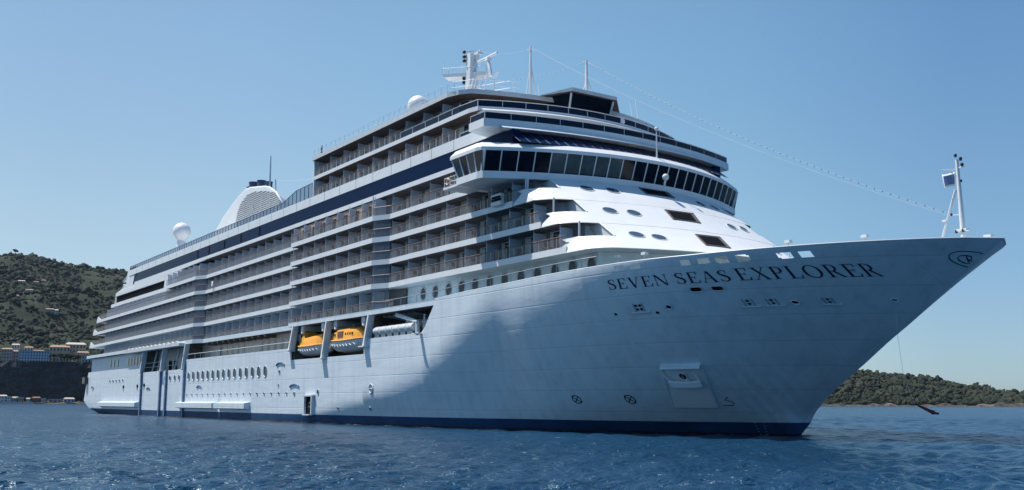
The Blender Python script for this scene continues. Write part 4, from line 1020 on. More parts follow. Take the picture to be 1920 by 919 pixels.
# small deck lights along the forecastle
for X, y, z in ((-73.5, 62.0, 16.55), (-70.8, 63.0, 16.6), (-59.8, 70, 16.95), (-54.1, 73.0, 16.95)):
    q = MB(); q.tube([(X, y, 13.55), (X, y, z-.1)], .05, 5); q.box(X-.28, X+.28, y-.2, y+.2, z-.12, z+.14); q.build('deck_floodlight', M['white'], ship)
q = MB(); q.tube([(-83.6, YC-17.6, 29.7), (-83.6, YC-17.6, 29.7)], .1, 4)
# mast light on the bridge roof, dome on the sill
q = MB(); q.tube([(-83.4, 76.3, 29.9), (-83.4, 76.3, 33.2)], .11, 6, 0, .07); q.ball((-83.4, 76.3, 33.4), .24, 10); q.build('roof_light_post', M['greypaint'], ship)
q = MB(); q.ball((-81.3, 75.6, 27.4), .38, 12); q.tube([(-81.6, 75.6, 26.2), (-81.3, 75.6, 27.2)], .12, 6); q.build('sill_lamp', M['greypaint'], ship)
q = MB()
for z in (24.1, 24.9): q.box(-90.9, -89.0, YC-16.0, YC-15.52, z-.32, z+.02)
q.box(-90.8, -89.1, YC-15.9, YC-15.45, 23.7, 25.0); 
q.build('navigation_light_box', M['white'], ship)
q = MB()
for z in (24.28, 25.02-.45): q.box(-90.7, -89.05, YC-16.02, YC-15.86, z-.06, z+.16)
q.build('light_slot', M['dark'], ship)
for X, y in ((-91.7, 15.3), (-86, 14.8)): q = MB(); q.tube([(X, YC-y, 23.9), (X, YC-y, 26.2)], .11, 6); q.build('wing_post', M['greypaint'], ship)

# bow mast
bm_ = MB()
bm_.tube([(-46.3, 75, 13.55), (-46.35, 75, 16.3), (-46.5, 75, 22.4)], .30, 10, 0, .13)
bm_.tube([(-48.3, 75.3, 13.6), (-48.25, 75.2, 16.4), (-46.75, 75, 20.0)], .11, 6)
bm_.tube([(-46.45, 75, 21.6), (-47.65, 74.6, 21.7)], .05, 5); bm_.tube([(-46.4, 75, 21.7), (-45.8, 74.8, 21.7)], .05, 5); bm_.tube([(-46.4, 75, 17.9), (-47.3, 74.8, 17.95)], .05, 5)
bm_.box(-46.9, -45.9, 74.7, 75.3, 16.55, 16.72); bm_.box(-48.15, -47.75, 75.0, 75.3, 17.55, 17.7)
bmo = bm_.build('bow_mast', M['white'], ship, smooth=True)
for x, z, r in ((-46.47, 22.75, .13), (-46.05, 22.4, .14), (-45.95, 21.9, .14), (-46.12, 20.6, .1), (-46.8, 16.6, .14), (-46.2, 16.62, .14), (-47.15, 18.0, .1)):
    q = MB(); q.ball((x, 74.8, z), r, 10); q.lathe((x, 74.8, z-r*1.3), [(r*.7, 0), (r*.8, r*1.2)], 8); q.build('mast_lamp', M['black'], bmo)
q = MB(); q.box(-44.5, -43.9, 74.7, 75.2, 15.5, 15.95); q.build('bow_fairlead', M['white'], ship)

# ------------------------------------------------------------------ things carried by the ship
fl = MB(); n = 8
def fp(u, v):
    x = -46.62-(.86)*u; z = 21.4-1.15*v-.12*u+.05*math.sin(6*u); y = 74.75+.2*math.sin(5*u+2*v)-.2*u; return (x, y, z)
for a in range(n):
    for b in range(n):
        fl.face([fp(a/n, b/n), fp((a+1)/n, b/n), fp((a+1)/n, (b+1)/n), fp(a/n, (b+1)/n)], 0 if 1 <= b < 7 and 1 <= a < 7 else 1)
fo_ = fl.build('signal_flag', [M['flagblue'], M['flagwhite']], None, smooth=True, weld=.001, origin=(-46.6, 74.75, 20.0))
sd_ = fo_.modifiers.new('thick', 'SOLIDIFY'); sd_.thickness = .012
tag(fo_, 'small blue signal flag with white border on the bow mast', 'flag')

def catenary(a, b, sag, n=48):
    a, b = Vector(a), Vector(b); return [a.lerp(b, k/n)-Vector((0, 0, sag*4*(k/n)*(1-k/n))) for k in range(n+1)]
def cable(a, b, sag, r, name, label, cat, m='wire', n=40, group=None):
    q = MB(); q.tube(catenary(a, b, sag, n), r, 4); o = q.build(name, M[m], None, origin=a); tag(o, label, cat, group); return o
A, B = (-95.8, 76.2, 44.8), (-47.2, 75.0, 18.0)
th = thing('light_string', 'long string of lamps from the forward roof mast down to the bow mast', 'light string', A)
pts = catenary(A, B, 1.15, 60); q = MB(); q.tube(pts, .008, 4); q.build('cord', M['wire'], th)
q = MB(); q.ball((0, 0, 0), .05, 8, sz=1.3); bb = q.build('bulb', M['bulb'], th, origin=(0, 0, 0)); bb.location = pts[2]-Vector(A)
for k in range(3, 60): dup(bb, pts[k], th)
A2, B2 = (-95.8, 76.0, 44.7), (-112.6, 76.5, 47.0)
th2 = thing('light_string', 'short string of lamps between the forward roof mast and the radar mast', 'light string', A2)
pts = catenary(A2, B2, .5, 16); q = MB(); q.tube(pts, .009, 4); q.build('cord', M['wire'], th2)
b2 = bb.copy(); COL.objects.link(b2); b2.parent = th2; b2.location = pts[1]-Vector(A2)
for k in range(2, 16): dup(b2, pts[k], th2)
cable((-104.7, 74, 48.8), (-47.6, 75, 18.0), 1.3, .009, 'stay_wire', 'pale bare wire from the taller roof mast down to the bow mast', 'wire')
cable((-104.7, 74.2, 48.6), (-93.0, 87, 38.9), .3, .012, 'stay_wire', 'pale wire from the taller roof mast to the far edge of the roof', 'wire')
cable((-104.7, 74, 48.6), (-117.0, 74.2, 51.8), .5, .010, 'stay_wire', 'thin wire between the taller roof mast and the radar mast', 'wire')
cable((-190.9, 73, 46.4), (-140.2, 68, 38.9), .8, .03, 'stay_wire', 'thin wire from the funnel top to the aft edge of the roof', 'wire')

# lifeboats
def lifeboat(name, x0, x1, yc, zk, zg, label, kind):
    t = thing(name, label, 'lifeboat', ((x0+x1)/2, yc, zk), 'lifeboats hanging in the side bays')
    L = x1-x0; q = MB(); n = 22; prev = None
    def sec(u):
        w = 1.65*(max(0, 1-abs(2*u-1)**3.2))**.6+.02; k = zk+.9*abs(2*u-1)**3; sh = zg+.25*(2*u-1)**2
        return [(x0+L*u, yc-w*a, k+(sh-k)*b) for a, b in ((1, 1), (.99, .62), (.86, .28), (.5, .06), (0, 0), (-.5, .06), (-.86, .28), (-.99, .62), (-1, 1))]
    for k in range(n+1):
        s = sec(k/n)
        if prev:
            for a in range(len(s)-1): q.face([prev[a], s[a], s[a+1], prev[a+1]], 0)
            q.face([prev[0], prev[-1], s[-1], s[0]], 0)
        prev = s
    hl = q.build('hull', M['greypaint'], t, smooth=True, weld=.002)
    r_ = MB(); r_.tube([(p[0], p[1]-.04, p[2]-.12) for p in (sec(k/n)[0] for k in range(1, n))], .09, 6); r_.build('fender_rail', M['orange'], hl)
    q = MB(); prev = None
    if kind == 0: prof = [(.05, .1), (.07, 2.0), (.30, 2.05), (.33, 1.25), (.60, 1.45), (.86, 1.5), (.95, .5), (.97, .1)]
    else: prof = [(.04, .1), (.10, 1.15), (.26, 1.45), (.30, 1.62), (.62, 1.65), (.66, 1.5), (.82, 1.45), (.95, .65), (.98, .1)]
    us = sorted(set([p[0] for p in prof]+list(np.linspace(.05, .97, 22))))
    for u in us:
        hgt = tab(prof, u); w = (1.32*(max(0, 1-abs(2*u-1)**3.6))**.6+.05); z = zg+.22*(2*u-1)**2
        s = [(x0+L*u, yc-w*a, z+hgt*b) for a, b in ((1, 0), (.97, .55), (.82, .88), (.5, 1.0), (0, 1.03), (-.5, 1), (-.82, .88), (-.97, .55), (-1, 0))]
        if prev:
            for a in range(len(s)-1): q.face([prev[a], s[a], s[a+1], prev[a+1]], 0)
        prev = s
    q.build('canopy', M['orange'], t, smooth=True, weld=.002)
    if kind == 0:
        q = MB(); q.box(x0+L*.12, x0+L*.24, yc-1.36, yc-1.2, zg+.75, zg+1.75); q.build('wheelhouse_window', M['portglass'], t)
    else:
        q = MB(); q.box(x0+L*.33, x0+L*.48, yc-1.42, yc-1.25, zg+.35, zg+1.15); q.build('entry_hatch', M['wood'], t)
        q = MB(); q.tube([(x0+L*.55, yc-.2, zg+1.6), (x0+L*.55, yc-.2, zg+2.1)], .05, 5); q.build('grab_post', M['steel'], t)
    if kind == 1:
        for u in (.16, .22, .54, .60, .66, .72):
            q = MB(); q.box(x0+L*u, x0+L*u+.32, yc-1.36, yc-1.2, zg+.62, zg+.92); q.build('side_window', M['portglass'], t)
    q = MB()
    for a in range(9):
        ua, ub = .12+.085*a, .12+.085*(a+1); pa, pb = sec(ua)[1], sec(ub)[1]
        q.tube([(pa[0], pa[1]-.05, pa[2]), ((pa[0]+pb[0])/2, (pa[1]+pb[1])/2-.06, pa[2]-.28), (pb[0], pb[1]-.05, pb[2])], .03, 4)
    q.build('grab_line', M['white'], hl)
    q = MB()
    for u in (.12, .88): q.tube([(x0+L*u, yc, zg+.5), (x0+L*u, yc, 13.9)], .05, 5)
    q.build('fall_rope', M['steel'], t)
    return t
lifeboat('lifeboat', -143.1, -133.0, 59.95, 9.45, 10.9, 'orange topped lifeboat with tall square wheelhouse at its back end', 0)
lifeboat('lifeboat', -131.4, -120.6, 59.85, 9.5, 11.15, 'orange topped lifeboat with full length canopy and hatch, nearer the bow', 1)
for X in (-140.6, -133.3, -129.2, -120.6): q = MB(); q.box(X-.5, X+.5, 58.7, 62.5, 13.1, 13.88); q.tube([(X, 58.9, 13.3), (X+.2, 58.8, 12.7)], .3, 8); q.build('davit_head', M['white'], ship)
# life rafts
raft = thing('life_raft', 'white life raft next to the pillar, first in the front row', 'life raft', (-116.4, 58.88, 11.8), 'life raft canisters in the forward bay')
q = MB(); q.tube([(-117.15, 58.88, 11.8), (-117.05, 58.88, 11.8), (-115.75, 58.88, 11.8), (-115.65, 58.88, 11.8)], .5, 14); q.build('canister', M['white'], raft, smooth=True)
q = MB()
for X in (-116.8, -116.4, -116.0): q.tube([(X-.03, 58.88, 11.8), (X+.03, 58.88, 11.8)], .53, 14)
q.build('strap', M['greypaint'], raft)
q = MB(); q.box(-117.0, -115.8, 58.6, 59.2, 10.82, 11.35); q.build('cradle', M['steel'], raft)
ORD = ['first', 'second', 'third', 'fourth', 'fifth', 'sixth', 'seventh', 'eighth', 'ninth', 'tenth', 'eleventh', 'twelfth', 'thirteenth', 'fourteenth', 'fifteenth', 'sixteenth', 'seventeenth', 'eighteenth', 'nineteenth', 'twentieth', 'twenty first', 'twenty second', 'twenty third', 'twenty fourth', 'twenty fifth', 'twenty sixth', 'twenty seventh', 'twenty eighth']
for k in range(1, 6): dup_tree(raft, (-116.4+k*1.72, 58.88, 11.8), None, 'white life raft, '+ORD[k]+' from the pillar in the front row')
for k in range(3):
    t = dup_tree(raft, (-112.5+k*1.9, 61.4, 12.55), None, 'white life raft, '+ORD[k]+' from the left in the raised back row'); t['group'] = 'life raft canisters in the back row'
q = MB(); q.tube([(-111.9, 59.0, 13.55), (-106.4, 58.9, 12.35)], .28, 6, 0, .22); q.tube([(-106.6, 59.0, 10.9), (-106.6, 59.0, 12.5)], .3, 8); q.tube([(-105.4, 59.2, 10.9), (-105.3, 59.2, 13.2)], .12, 6); q.tube([(-107.5, 59.0, 11.2), (-109.5, 59.0, 12.9)], .1, 6)
for X in np.arange(-105, -103.2, .5): q.tube([(X, 58.9, 11), (X, 58.9, 12.3)], .035, 4)
q.tube([(-105.2, 58.9, 12.3), (-103.2, 58.9, 12.3)], .035, 4)
q.build('deck_crane', M['white'], ship)
for k in range(7): q = MB(); q.tube([(-117.5+k*1.3, 60.0, 13.75), (-116.2+k*1.2, 63, 13.3)], .09, 5); q.build('overhead_pipe', M['greypaint'], ship)
q = MB(); q.tube([(-104.5, 57.9, 10.8), (-104.4, 57.7, 10.75)], .2, 6); q.box(-104.75, -104.15, 57.2, 58.35, 10.7, 10.85); q.build('side_bracket', M['white'], ship)

# chairs on the balconies
chair_spots.sort(key=lambda c: -c[0])
ch = thing('balcony_chair', 'dark wicker chair behind a balcony railing on the ship', 'chair', (0, 0, 0), 'chairs on the balconies')
q = MB(); q.box(-.32, .32, -.3, .3, .34, .46); q.build('seat', M['wicker'], ch)
q = MB(); q.hexa([(-.34, -.3, .44), (-.26, -.3, .44), (-.26, .3, .44), (-.34, .3, .44)], [(-.46, -.28, 1.0), (-.38, -.28, 1.0), (-.38, .28, 1.0), (-.46, .28, 1.0)]); q.build('backrest', M['wicker'], ch)
q = MB()
for sx in (-.27, .27):
    for sy in (-.25, .25): q.box(sx-.03, sx+.03, sy-.03, sy+.03, 0, .36)
q.build('legs', M['wicker'], ch)
first = True; cnt = {}
ROWN = {0: 'lowest balcony row', 1: 'second lowest balcony row', 2: 'third lowest balcony row', 3: 'fourth lowest balcony row', 4: 'balcony row under the navy stripe', 33: 'balcony row above the navy stripe', 36: 'topmost balcony row'}
for k, (X, b, z, ri) in enumerate(chair_spots[:130]):
    if X < -150: break
    loc = (X+random.uniform(0, .3), YC-b+.75, z+.005)
    key = ri if ri != 9 else int(z); cnt[key] = cnt.get(key, 0)+1
    lab = 'wicker chair, '+ORD[min(cnt[key], 28)-1]+' from the bow in the '+ROWN[key]
    if first: ch.location = loc; ch.rotation_euler.z = .4; first = False; ch['label'] = lab
    else: dup_tree(ch, loc, random.uniform(-.8, .8), lab)

# rope from the bow with its red float
pr = Vector(hp(-51.1, 11.2, .05))
rp_ = [pr, pr+Vector((.25, -.25, -3)), pr+Vector((.75, -.5, -6)), Vector((-49.25, 71.6, 2.95))]
q = MB(); q.tube(rp_, .012, 5); tag(q.build('bow_rope', M['rope'], None, origin=tuple(pr)), 'thin rope hanging from the bow hole down to the red float', 'rope')
fa, fb = Vector((-49.25, 71.6, 2.92)), Vector((-48.15, 72.45, 2.22))
t = thing('rope_float', 'dark red tapered float on the thin rope off the bow', 'float', tuple(fa))
q = MB(); q.tube([fa, fa.lerp(fb, .3), fa.lerp(fb, .85), fb], .05, 10, 0, .19); q.build('float_body', M['red'], t, smooth=True)
q = MB(); q.tube([fb, fb+(fb-fa).normalized()*.25+Vector((.05, .1, .06))], .09, 8); q.build('end_cap', M['stack'], t)

# person in the shell doorway
def person(x, y, z, label):
    t = thing('person', label, 'person', (x, y, z))
    V = [(0, 0, .95), (0, 0, 1.12), (0, .01, 1.32), (0, .01, 1.47), (0, 0, 1.56), (0, -.01, 1.68), (.19, 0, 1.42), (.25, .02, 1.14), (.20, -.10, .92), (-.19, 0, 1.42), (-.25, .02, 1.14), (-.20, -.12, .96), (.10, 0, .88), (.11, -.02, .48), (.11, .02, .07), (.13, -.14, .04), (-.10, 0, .88), (-.11, -.04, .48), (-.12, 0, .07), (-.14, -.16, .04)]
    E_ = [(0, 1), (1, 2), (2, 3), (3, 4), (4, 5), (3, 6), (6, 7), (7, 8), (3, 9), (9, 10), (10, 11), (0, 12), (12, 13), (13, 14), (14, 15), (0, 16), (16, 17), (17, 18), (18, 19)]
    rad = [.15, .135, .16, .11, .055, .10, .065, .05, .04, .065, .05, .04, .10, .07, .048, .04, .10, .07, .048, .04]
    me = bpy.data.meshes.new('body'); me.from_pydata(V, E_, []); o = bpy.data.objects.new('body', me); COL.objects.link(o); o.parent = t
    sk = o.modifiers.new('skin', 'SKIN'); ss = o.modifiers.new('sub', 'SUBSURF'); ss.levels = 1; ss.render_levels = 1
    for i, r in enumerate(rad): me.skin_vertices[0].data[i].radius = (r, r*.85)
    me.skin_vertices[0].data[0].use_root = True
    dg = bpy.context.evaluated_depsgraph_get(); m2 = bpy.data.meshes.new_from_object(o.evaluated_get(dg)); o.modifiers.clear(); o.data = m2
    m2.materials.clear(); m2.materials.append(M['clothdark']); m2.materials.append(M['skin'])
    for p in m2.polygons:
        c = p.center; p.material_index = 1 if c.z > 1.53 or (abs(c.x) > .16 and c.z < 1.1 and c.z > .85) else 0; p.use_smooth = True
    q = MB(); q.ball((0, .025, 1.72), .108, 10, sz=.95); h_ = q.build('hair', M['hair'], None); h_.parent = t
    q = MB(); q.ball((0, -.11, 1.66), .02, 6); n_ = q.build('nose', M['skin'], None); n_.parent = t
    return t
person(-135.35, 57.98, 1.24, 'person in dark clothes standing in the open shell door near the waterline')
pp = person(-139.4, 60.3, 39.05, 'tiny person in dark clothes at the aft corner of the roof railing')
q = MB(); n = 6
for a in range(n):
    for b in range(5):
        T_ = lambda u, v: (-184.9+.8*u, 59.30-.05*math.sin(7*u)*v, 24.62-1.0*v)
        q.face([T_(a/n, b/5), T_((a+1)/n, b/5), T_((a+1)/n, (b+1)/5), T_(a/n, (b+1)/5)])
tw = q.build('towel', M['flagwhite'], None, smooth=True, weld=.002, origin=(-184.5, 59.3, 24.0)); mo = tw.modifiers.new('thick', 'SOLIDIFY'); mo.thickness = .03
tag(tw, 'white towel hung over a balcony rail beside the aft corner step', 'towel')
q = MB(); q.box(-137.0, -134.75, 57.6, 58.4, 1.08, 1.22); q.build('door_step', M['hull'], ship)
# ------------------------------------------------------------------ sea
def height(x, y, cell):
    z = np.zeros_like(x)
    r2 = np.random.default_rng(3)
    for k in range(54):
        lam = 0.5*(7.5/0.5)**(k/53.0)
        th_ = R(200)+r2.normal(0, .75)
        ph = r2.uniform(0, 6.28); kx, ky = math.cos(th_)*2*math.pi/lam, math.sin(th_)*2*math.pi/lam
        a = 0.0088*lam**0.7
        fade = np.clip((lam/np.maximum(cell, 1e-3)-2.2)/2.5, 0, 1)
        s = np.sin(kx*x+ky*y+ph)
        z += a*fade*(s+.35*(s*s-.5))
    return z
def sea():
    rad = [14.0]
    while rad[-1] < 14000: rad.append(rad[-1]*(1.0055 if rad[-1] < 420 else 1.03))
    rad = np.array(rad); th = np.linspace(az-R(46), az+R(46), 760)
    Rr, T = np.meshgrid(rad, th, indexing='ij'); x = Rr*np.cos(T); y = Rr*np.sin(T)
    cell = np.maximum(np.gradient(rad)[:, None]*np.ones_like(T), Rr*(th[1]-th[0]))
    mod = .75+.5*np.sin(x*.021+1.3)*np.sin(y*.027+.4)
    z = height(x, y, cell)*mod*np.clip(1.25-Rr/2500, 0, 1)
    v = np.stack([x, y, z], -1).reshape(-1, 3); nr_, nt = x.shape
    i = np.arange((nr_-1)*nt).reshape(nr_-1, nt)[:, :-1]; f = np.stack([i, i+nt, i+nt+1, i+1], -1).reshape(-1, 4)
    me = bpy.data.meshes.new('sea'); me.vertices.add(len(v)); me.vertices.foreach_set('co', v.ravel())
    me.loops.add(f.size); me.loops.foreach_set('vertex_index', f.ravel()); me.polygons.add(len(f)); me.polygons.foreach_set('loop_start', np.arange(0, f.size, 4)); me.polygons.foreach_set('loop_total', np.full(len(f), 4))
    me.update(); me.validate(); me.polygons.foreach_set('use_smooth', [True]*len(me.polygons))
    bm = bmesh.new(); bm.from_mesh(me)                       # the rest of the disc, behind and under the camera, flat
    ang = np.linspace(az+R(46), az+R(314), 60); rr_ = [14.0, 60, 300, 1500, 14000]
    g = [[bm.verts.new((q*math.cos(t), q*math.sin(t), 0)) for t in ang] for q in rr_]
    for a in range(len(rr_)-1):
        for k in range(59): bm.faces.new([g[a][k], g[a+1][k], g[a+1][k+1], g[a][k+1]])
    bm.faces.new([bm.verts.new((14*math.cos(t), 14*math.sin(t), -.02)) for t in np.linspace(0, 2*math.pi, 49)[:-1]])
    for fce in bm.faces: fce.smooth = True
    bm.to_mesh(me); bm.free()
    o = bpy.data.objects.new('sea', me); COL.objects.link(o); return o
so_sea = sea(); so_sea['kind'] = 'structure'
mw = bpy.data.materials.new('sea_water'); mw.use_nodes = True
n = mw.node_tree.nodes; l = mw.node_tree.links; b = n['Principled BSDF']
b.inputs['Roughness'].default_value = 0.24; b.inputs['Specular Tint'].default_value = (.56, .86, 1.0, 1); b.inputs['IOR'].default_value = 1.333
tc = n.new('ShaderNodeTexCoord'); hsum = None
for sc_, wgt, rot in ((.45, .30, .3), (1.1, .42, .9), (2.8, .27, .1), (7.5, .10, .5), (18.0, .03, .2)):
    mp = n.new('ShaderNodeMapping'); mp.inputs['Rotation'].default_value = (0, 0, rot); mp.inputs['Scale'].default_value = (1.0, .62, 1); l.new(tc.outputs['Object'], mp.inputs[0])
    nz = n.new('ShaderNodeTexNoise'); nz.inputs['Scale'].default_value = sc_; nz.inputs['Detail'].default_value = 2; nz.inputs['Roughness'].default_value = .5; l.new(mp.outputs[0], nz.inputs['Vector'])
    m_ = n.new('ShaderNodeMath'); m_.operation = 'MULTIPLY_ADD'; m_.inputs[1].default_value = wgt; l.new(nz.outputs['Fac'], m_.inputs[0])
    if hsum is None: m_.inputs[2].default_value = 0
    else: l.new(hsum, m_.inputs[2])
    hsum = m_.outputs[0]
bp = n.new('ShaderNodeBump'); bp.inputs['Strength'].default_value = 1.0; bp.inputs['Distance'].default_value = 1.0
l.new(hsum, bp.inputs['Height']); l.new(bp.outputs[0], b.inputs['Normal'])
# small white flecks painted into the colour as sun glints on the ripples
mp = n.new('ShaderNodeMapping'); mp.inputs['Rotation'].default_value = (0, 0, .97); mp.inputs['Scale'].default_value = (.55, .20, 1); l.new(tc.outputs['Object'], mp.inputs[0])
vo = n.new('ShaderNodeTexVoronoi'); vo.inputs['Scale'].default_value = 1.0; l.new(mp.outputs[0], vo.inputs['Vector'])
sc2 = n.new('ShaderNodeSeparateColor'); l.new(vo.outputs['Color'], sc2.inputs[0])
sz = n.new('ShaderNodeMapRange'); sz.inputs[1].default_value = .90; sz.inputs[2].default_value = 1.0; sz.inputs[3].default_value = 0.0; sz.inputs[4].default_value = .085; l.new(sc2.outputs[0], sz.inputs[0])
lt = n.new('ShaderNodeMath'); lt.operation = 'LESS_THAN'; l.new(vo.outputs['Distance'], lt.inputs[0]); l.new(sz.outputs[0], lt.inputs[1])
# depth colour varies slowly
nz = n.new('ShaderNodeTexNoise'); nz.inputs['Scale'].default_value = .03; nz.inputs['Detail'].default_value = 4; l.new(tc.outputs['Object'], nz.inputs['Vector'])
cr = n.new('ShaderNodeValToRGB'); cr.color_ramp.elements[0].position = .35; cr.color_ramp.elements[1].position = .65
cr.color_ramp.elements[0].color = (.004, .026, .060, 1); cr.color_ramp.elements[1].color = (.006, .038, .086, 1); l.new(nz.outputs['Fac'], cr.inputs[0])
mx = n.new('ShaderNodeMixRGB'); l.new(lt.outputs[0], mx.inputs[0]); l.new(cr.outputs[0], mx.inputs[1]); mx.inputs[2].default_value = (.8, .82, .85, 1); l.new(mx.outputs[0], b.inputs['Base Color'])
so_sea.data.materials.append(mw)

fm = MB(); xs_ = list(np.arange(-266, -64, .8))
for a, b in zip(xs_[:-1], xs_[1:]):
    ya, yb = YC-hb(a, .1), YC-hb(b, .1); wa, wb = .55+.35*math.sin(a*.7)+.2*math.sin(a*1.9), .55+.35*math.sin(b*.7)+.2*math.sin(b*1.9)
    fm.face([(a, ya+.05, .09), (b, yb+.05, .09), (b, yb-wb, .06), (a, ya-wa, .06)])
foam = bpy.data.materials.new('lapping_foam'); foam.use_nodes = True; n = foam.node_tree.nodes; l = foam.node_tree.links; b = n['Principled BSDF']; b.inputs['Base Color'].default_value = (.55, .60, .64, 1); b.inputs['Roughness'].default_value = .8
tc = n.new('ShaderNodeTexCoord'); nz = n.new('ShaderNodeTexNoise'); nz.inputs['Scale'].default_value = 1.6; nz.inputs['Detail'].default_value = 5; l.new(tc.outputs['Object'], nz.inputs['Vector'])
mr = n.new('ShaderNodeMapRange'); mr.inputs[1].default_value = .48; mr.inputs[2].default_value = .72; mr.inputs[4].default_value = .55; l.new(nz.outputs['Fac'], mr.inputs[0])
tr = n.new('ShaderNodeBsdfTransparent'); ms = n.new('ShaderNodeMixShader'); l.new(mr.outputs[0], ms.inputs[0]); l.new(tr.outputs[0], ms.inputs[1]); l.new(b.outputs[0], ms.inputs[2]); l.new(ms.outputs[0], n['Material Output'].inputs[0])
tag(fm.build('foam', foam, None, weld=.002), kind='stuff')

# ------------------------------------------------------------------ far shores
def frame_at(deg): a = R(deg); return Vector((math.cos(a), math.sin(a), 0)), Vector((math.sin(a), -math.cos(a), 0))
fL, rL = frame_at(169.9); fR, rR = frame_at(123.9)
def noise2(x, y, seed, lam0, octs=5):
    r2 = np.random.default_rng(seed); z = np.zeros_like(x); a = 1.0
    for o in range(octs):
        for k in range(4):
            t = r2.uniform(0, 6.28); p = r2.uniform(0, 6.28); lam = lam0/2**o*r2.uniform(.8, 1.25); z = z+a*.4*np.sin((x*np.cos(t)+y*np.sin(t))*6.283/lam+p)
        a *= .5
    return z
def ground_mat(name, cols, scale, rough=.95, bump=0.6):
    m = bpy.data.materials.new(name); m.use_nodes = True; n = m.node_tree.nodes; l = m.node_tree.links; b = n['Principled BSDF']; b.inputs['Roughness'].default_value = rough; b.inputs['Specular IOR Level'].default_value = .15
    tc = n.new('ShaderNodeTexCoord'); nz = n.new('ShaderNodeTexNoise'); nz.inputs['Scale'].default_value = scale; nz.inputs['Detail'].default_value = 8; nz.inputs['Roughness'].default_value = .65; l.new(tc.outputs['Object'], nz.inputs['Vector'])
    cr = n.new('ShaderNodeValToRGB'); e = cr.color_ramp.elements
    e[0].position = .3; e[0].color = (*cols[0], 1); e[1].position = .7; e[1].color = (*cols[-1], 1)
    for k, c in enumerate(cols[1:-1]): x = e.new(.3+.4*(k+1)/(len(cols)-1)); x.color = (*c, 1)
    n3 = n.new('ShaderNodeTexNoise'); n3.inputs['Scale'].default_value = scale*9; n3.inputs['Detail'].default_value = 3; l.new(tc.outputs['Object'], n3.inputs['Vector'])
    av = n.new('ShaderNodeMath'); av.operation = 'MULTIPLY_ADD'; av.inputs[1].default_value = .55; l.new(n3.outputs['Fac'], av.inputs[0])
    sb = n.new('ShaderNodeMath'); sb.operation = 'MULTIPLY_ADD'; sb.inputs[1].default_value = .75; sb.inputs[2].default_value = -.15; l.new(nz.outputs['Fac'], sb.inputs[0]); l.new(sb.outputs[0], av.inputs[2])
    l.new(av.outputs[0], cr.inputs[0]); l.new(cr.outputs[0], b.inputs['Base Color'])
    bp = n.new('ShaderNodeBump'); bp.inputs['Strength'].default_value = bump; bp.inputs['Distance'].default_value = 3; l.new(nz.outputs['Fac'], bp.inputs['Height']); l.new(bp.outputs[0], b.inputs['Normal'])
    return m
M['soil'] = ground_mat('hill_scrub', [(.012, .020, .012), (.022, .030, .018), (.048, .052, .034)], .02)
M['leaf'] = ground_mat('tree_foliage', [(.011, .018, .014), (.019, .028, .019), (.034, .041, .028)], .035, .9, .3)
M['leaf2'] = ground_mat('headland_foliage', [(.010, .017, .014), (.023, .030, .019), (.048, .047, .032)], .06, .9, .3)
M['cliff'] = ground_mat('dark_cliff_rock', [(.014, .018, .024), (.032, .038, .046), (.075, .078, .080)], .05)
M['rock'] = ground_mat('shore_rock', [(.02, .02, .02), (.05, .045, .038), (.22, .19, .15)], .08)

def terrain(name, f, r, lat, dep, zfun, m):
    A, D = np.meshgrid(np.array(lat), np.array(dep), indexing='ij'); Z = zfun(A, D)
    v = np.stack([f.x*D+r.x*A, f.y*D+r.y*A, Z], -1).reshape(-1, 3); na, nd = A.shape
    i = np.arange(na*nd).reshape(na, nd)[:-1, :-1]; fc = np.stack([i, i+nd, i+nd+1, i+1], -1).reshape(-1, 4)
    me = bpy.data.meshes.new(name); me.from_pydata(v.tolist(), [], fc.tolist()); me.materials.append(m)
    me.polygons.foreach_set('use_smooth', [True]*len(me.polygons))
    o = bpy.data.objects.new(name, me); COL.objects.link(o); o['kind'] = 'structure'; return o
# left: cliff terrace at 50 m, hill rising behind it
def ridge_h(A):                                             # skyline height above the sea at 2700 m
    return np.interp(A, [-600, -194, -127, -105, -58, -11, 25, 86, 148, 237, 500], [300, 338, 353, 359, 354, 349, 338, 334, 330, 318, 240])
def hillz(A, D):
    t = np.clip((D-1430)/(2700-1430), 0, 1.25); A2 = A*2700/D
    base_ = 52+(ridge_h(A2)-60)*np.where(t < 1, .18*t+.82*t**1.25, 1.0-(t-1)*1.1)
    g = noise2(A, D, 5, 420, 4)*20*np.clip(t*3, 0, 1)*np.clip((1.05-t)*3, .08, 1)
    return np.where(D < 1425, 50.0, base_+g)
terrain('hill', fL, rL, np.linspace(-420, 520, 110), np.linspace(1372, 3000, 110), hillz, M['soil'])
cm = MB(); na = 80
def cz(A): return 50+1.5*math.sin(A*.05)
for k in range(na):
    a0, a1 = -300+600*k/na, -300+600*(k+1)/na
    prev = None
    for j in range(9):
        z = 50*j/8
        def cp_(a, z=z): d = 1372-6*(1-z/50)*(1+.6*math.sin(a*.11))-3*math.sin(a*.31+z*.15)-2.5*math.sin(a*.9+z*.4)*(1 if 0 < z < 50 else 0); return fL*d+rL*a+Vector((0, 0, z+(0 if z < 50 else 1)))
        cur = (cp_(a0), cp_(a1))
        if prev: cm.face([prev[0], prev[1], cur[1], cur[0]])
        prev = cur
tag(cm.build('cliff', M['cliff'], None, weld=.05), kind='structure')
sh = MB()
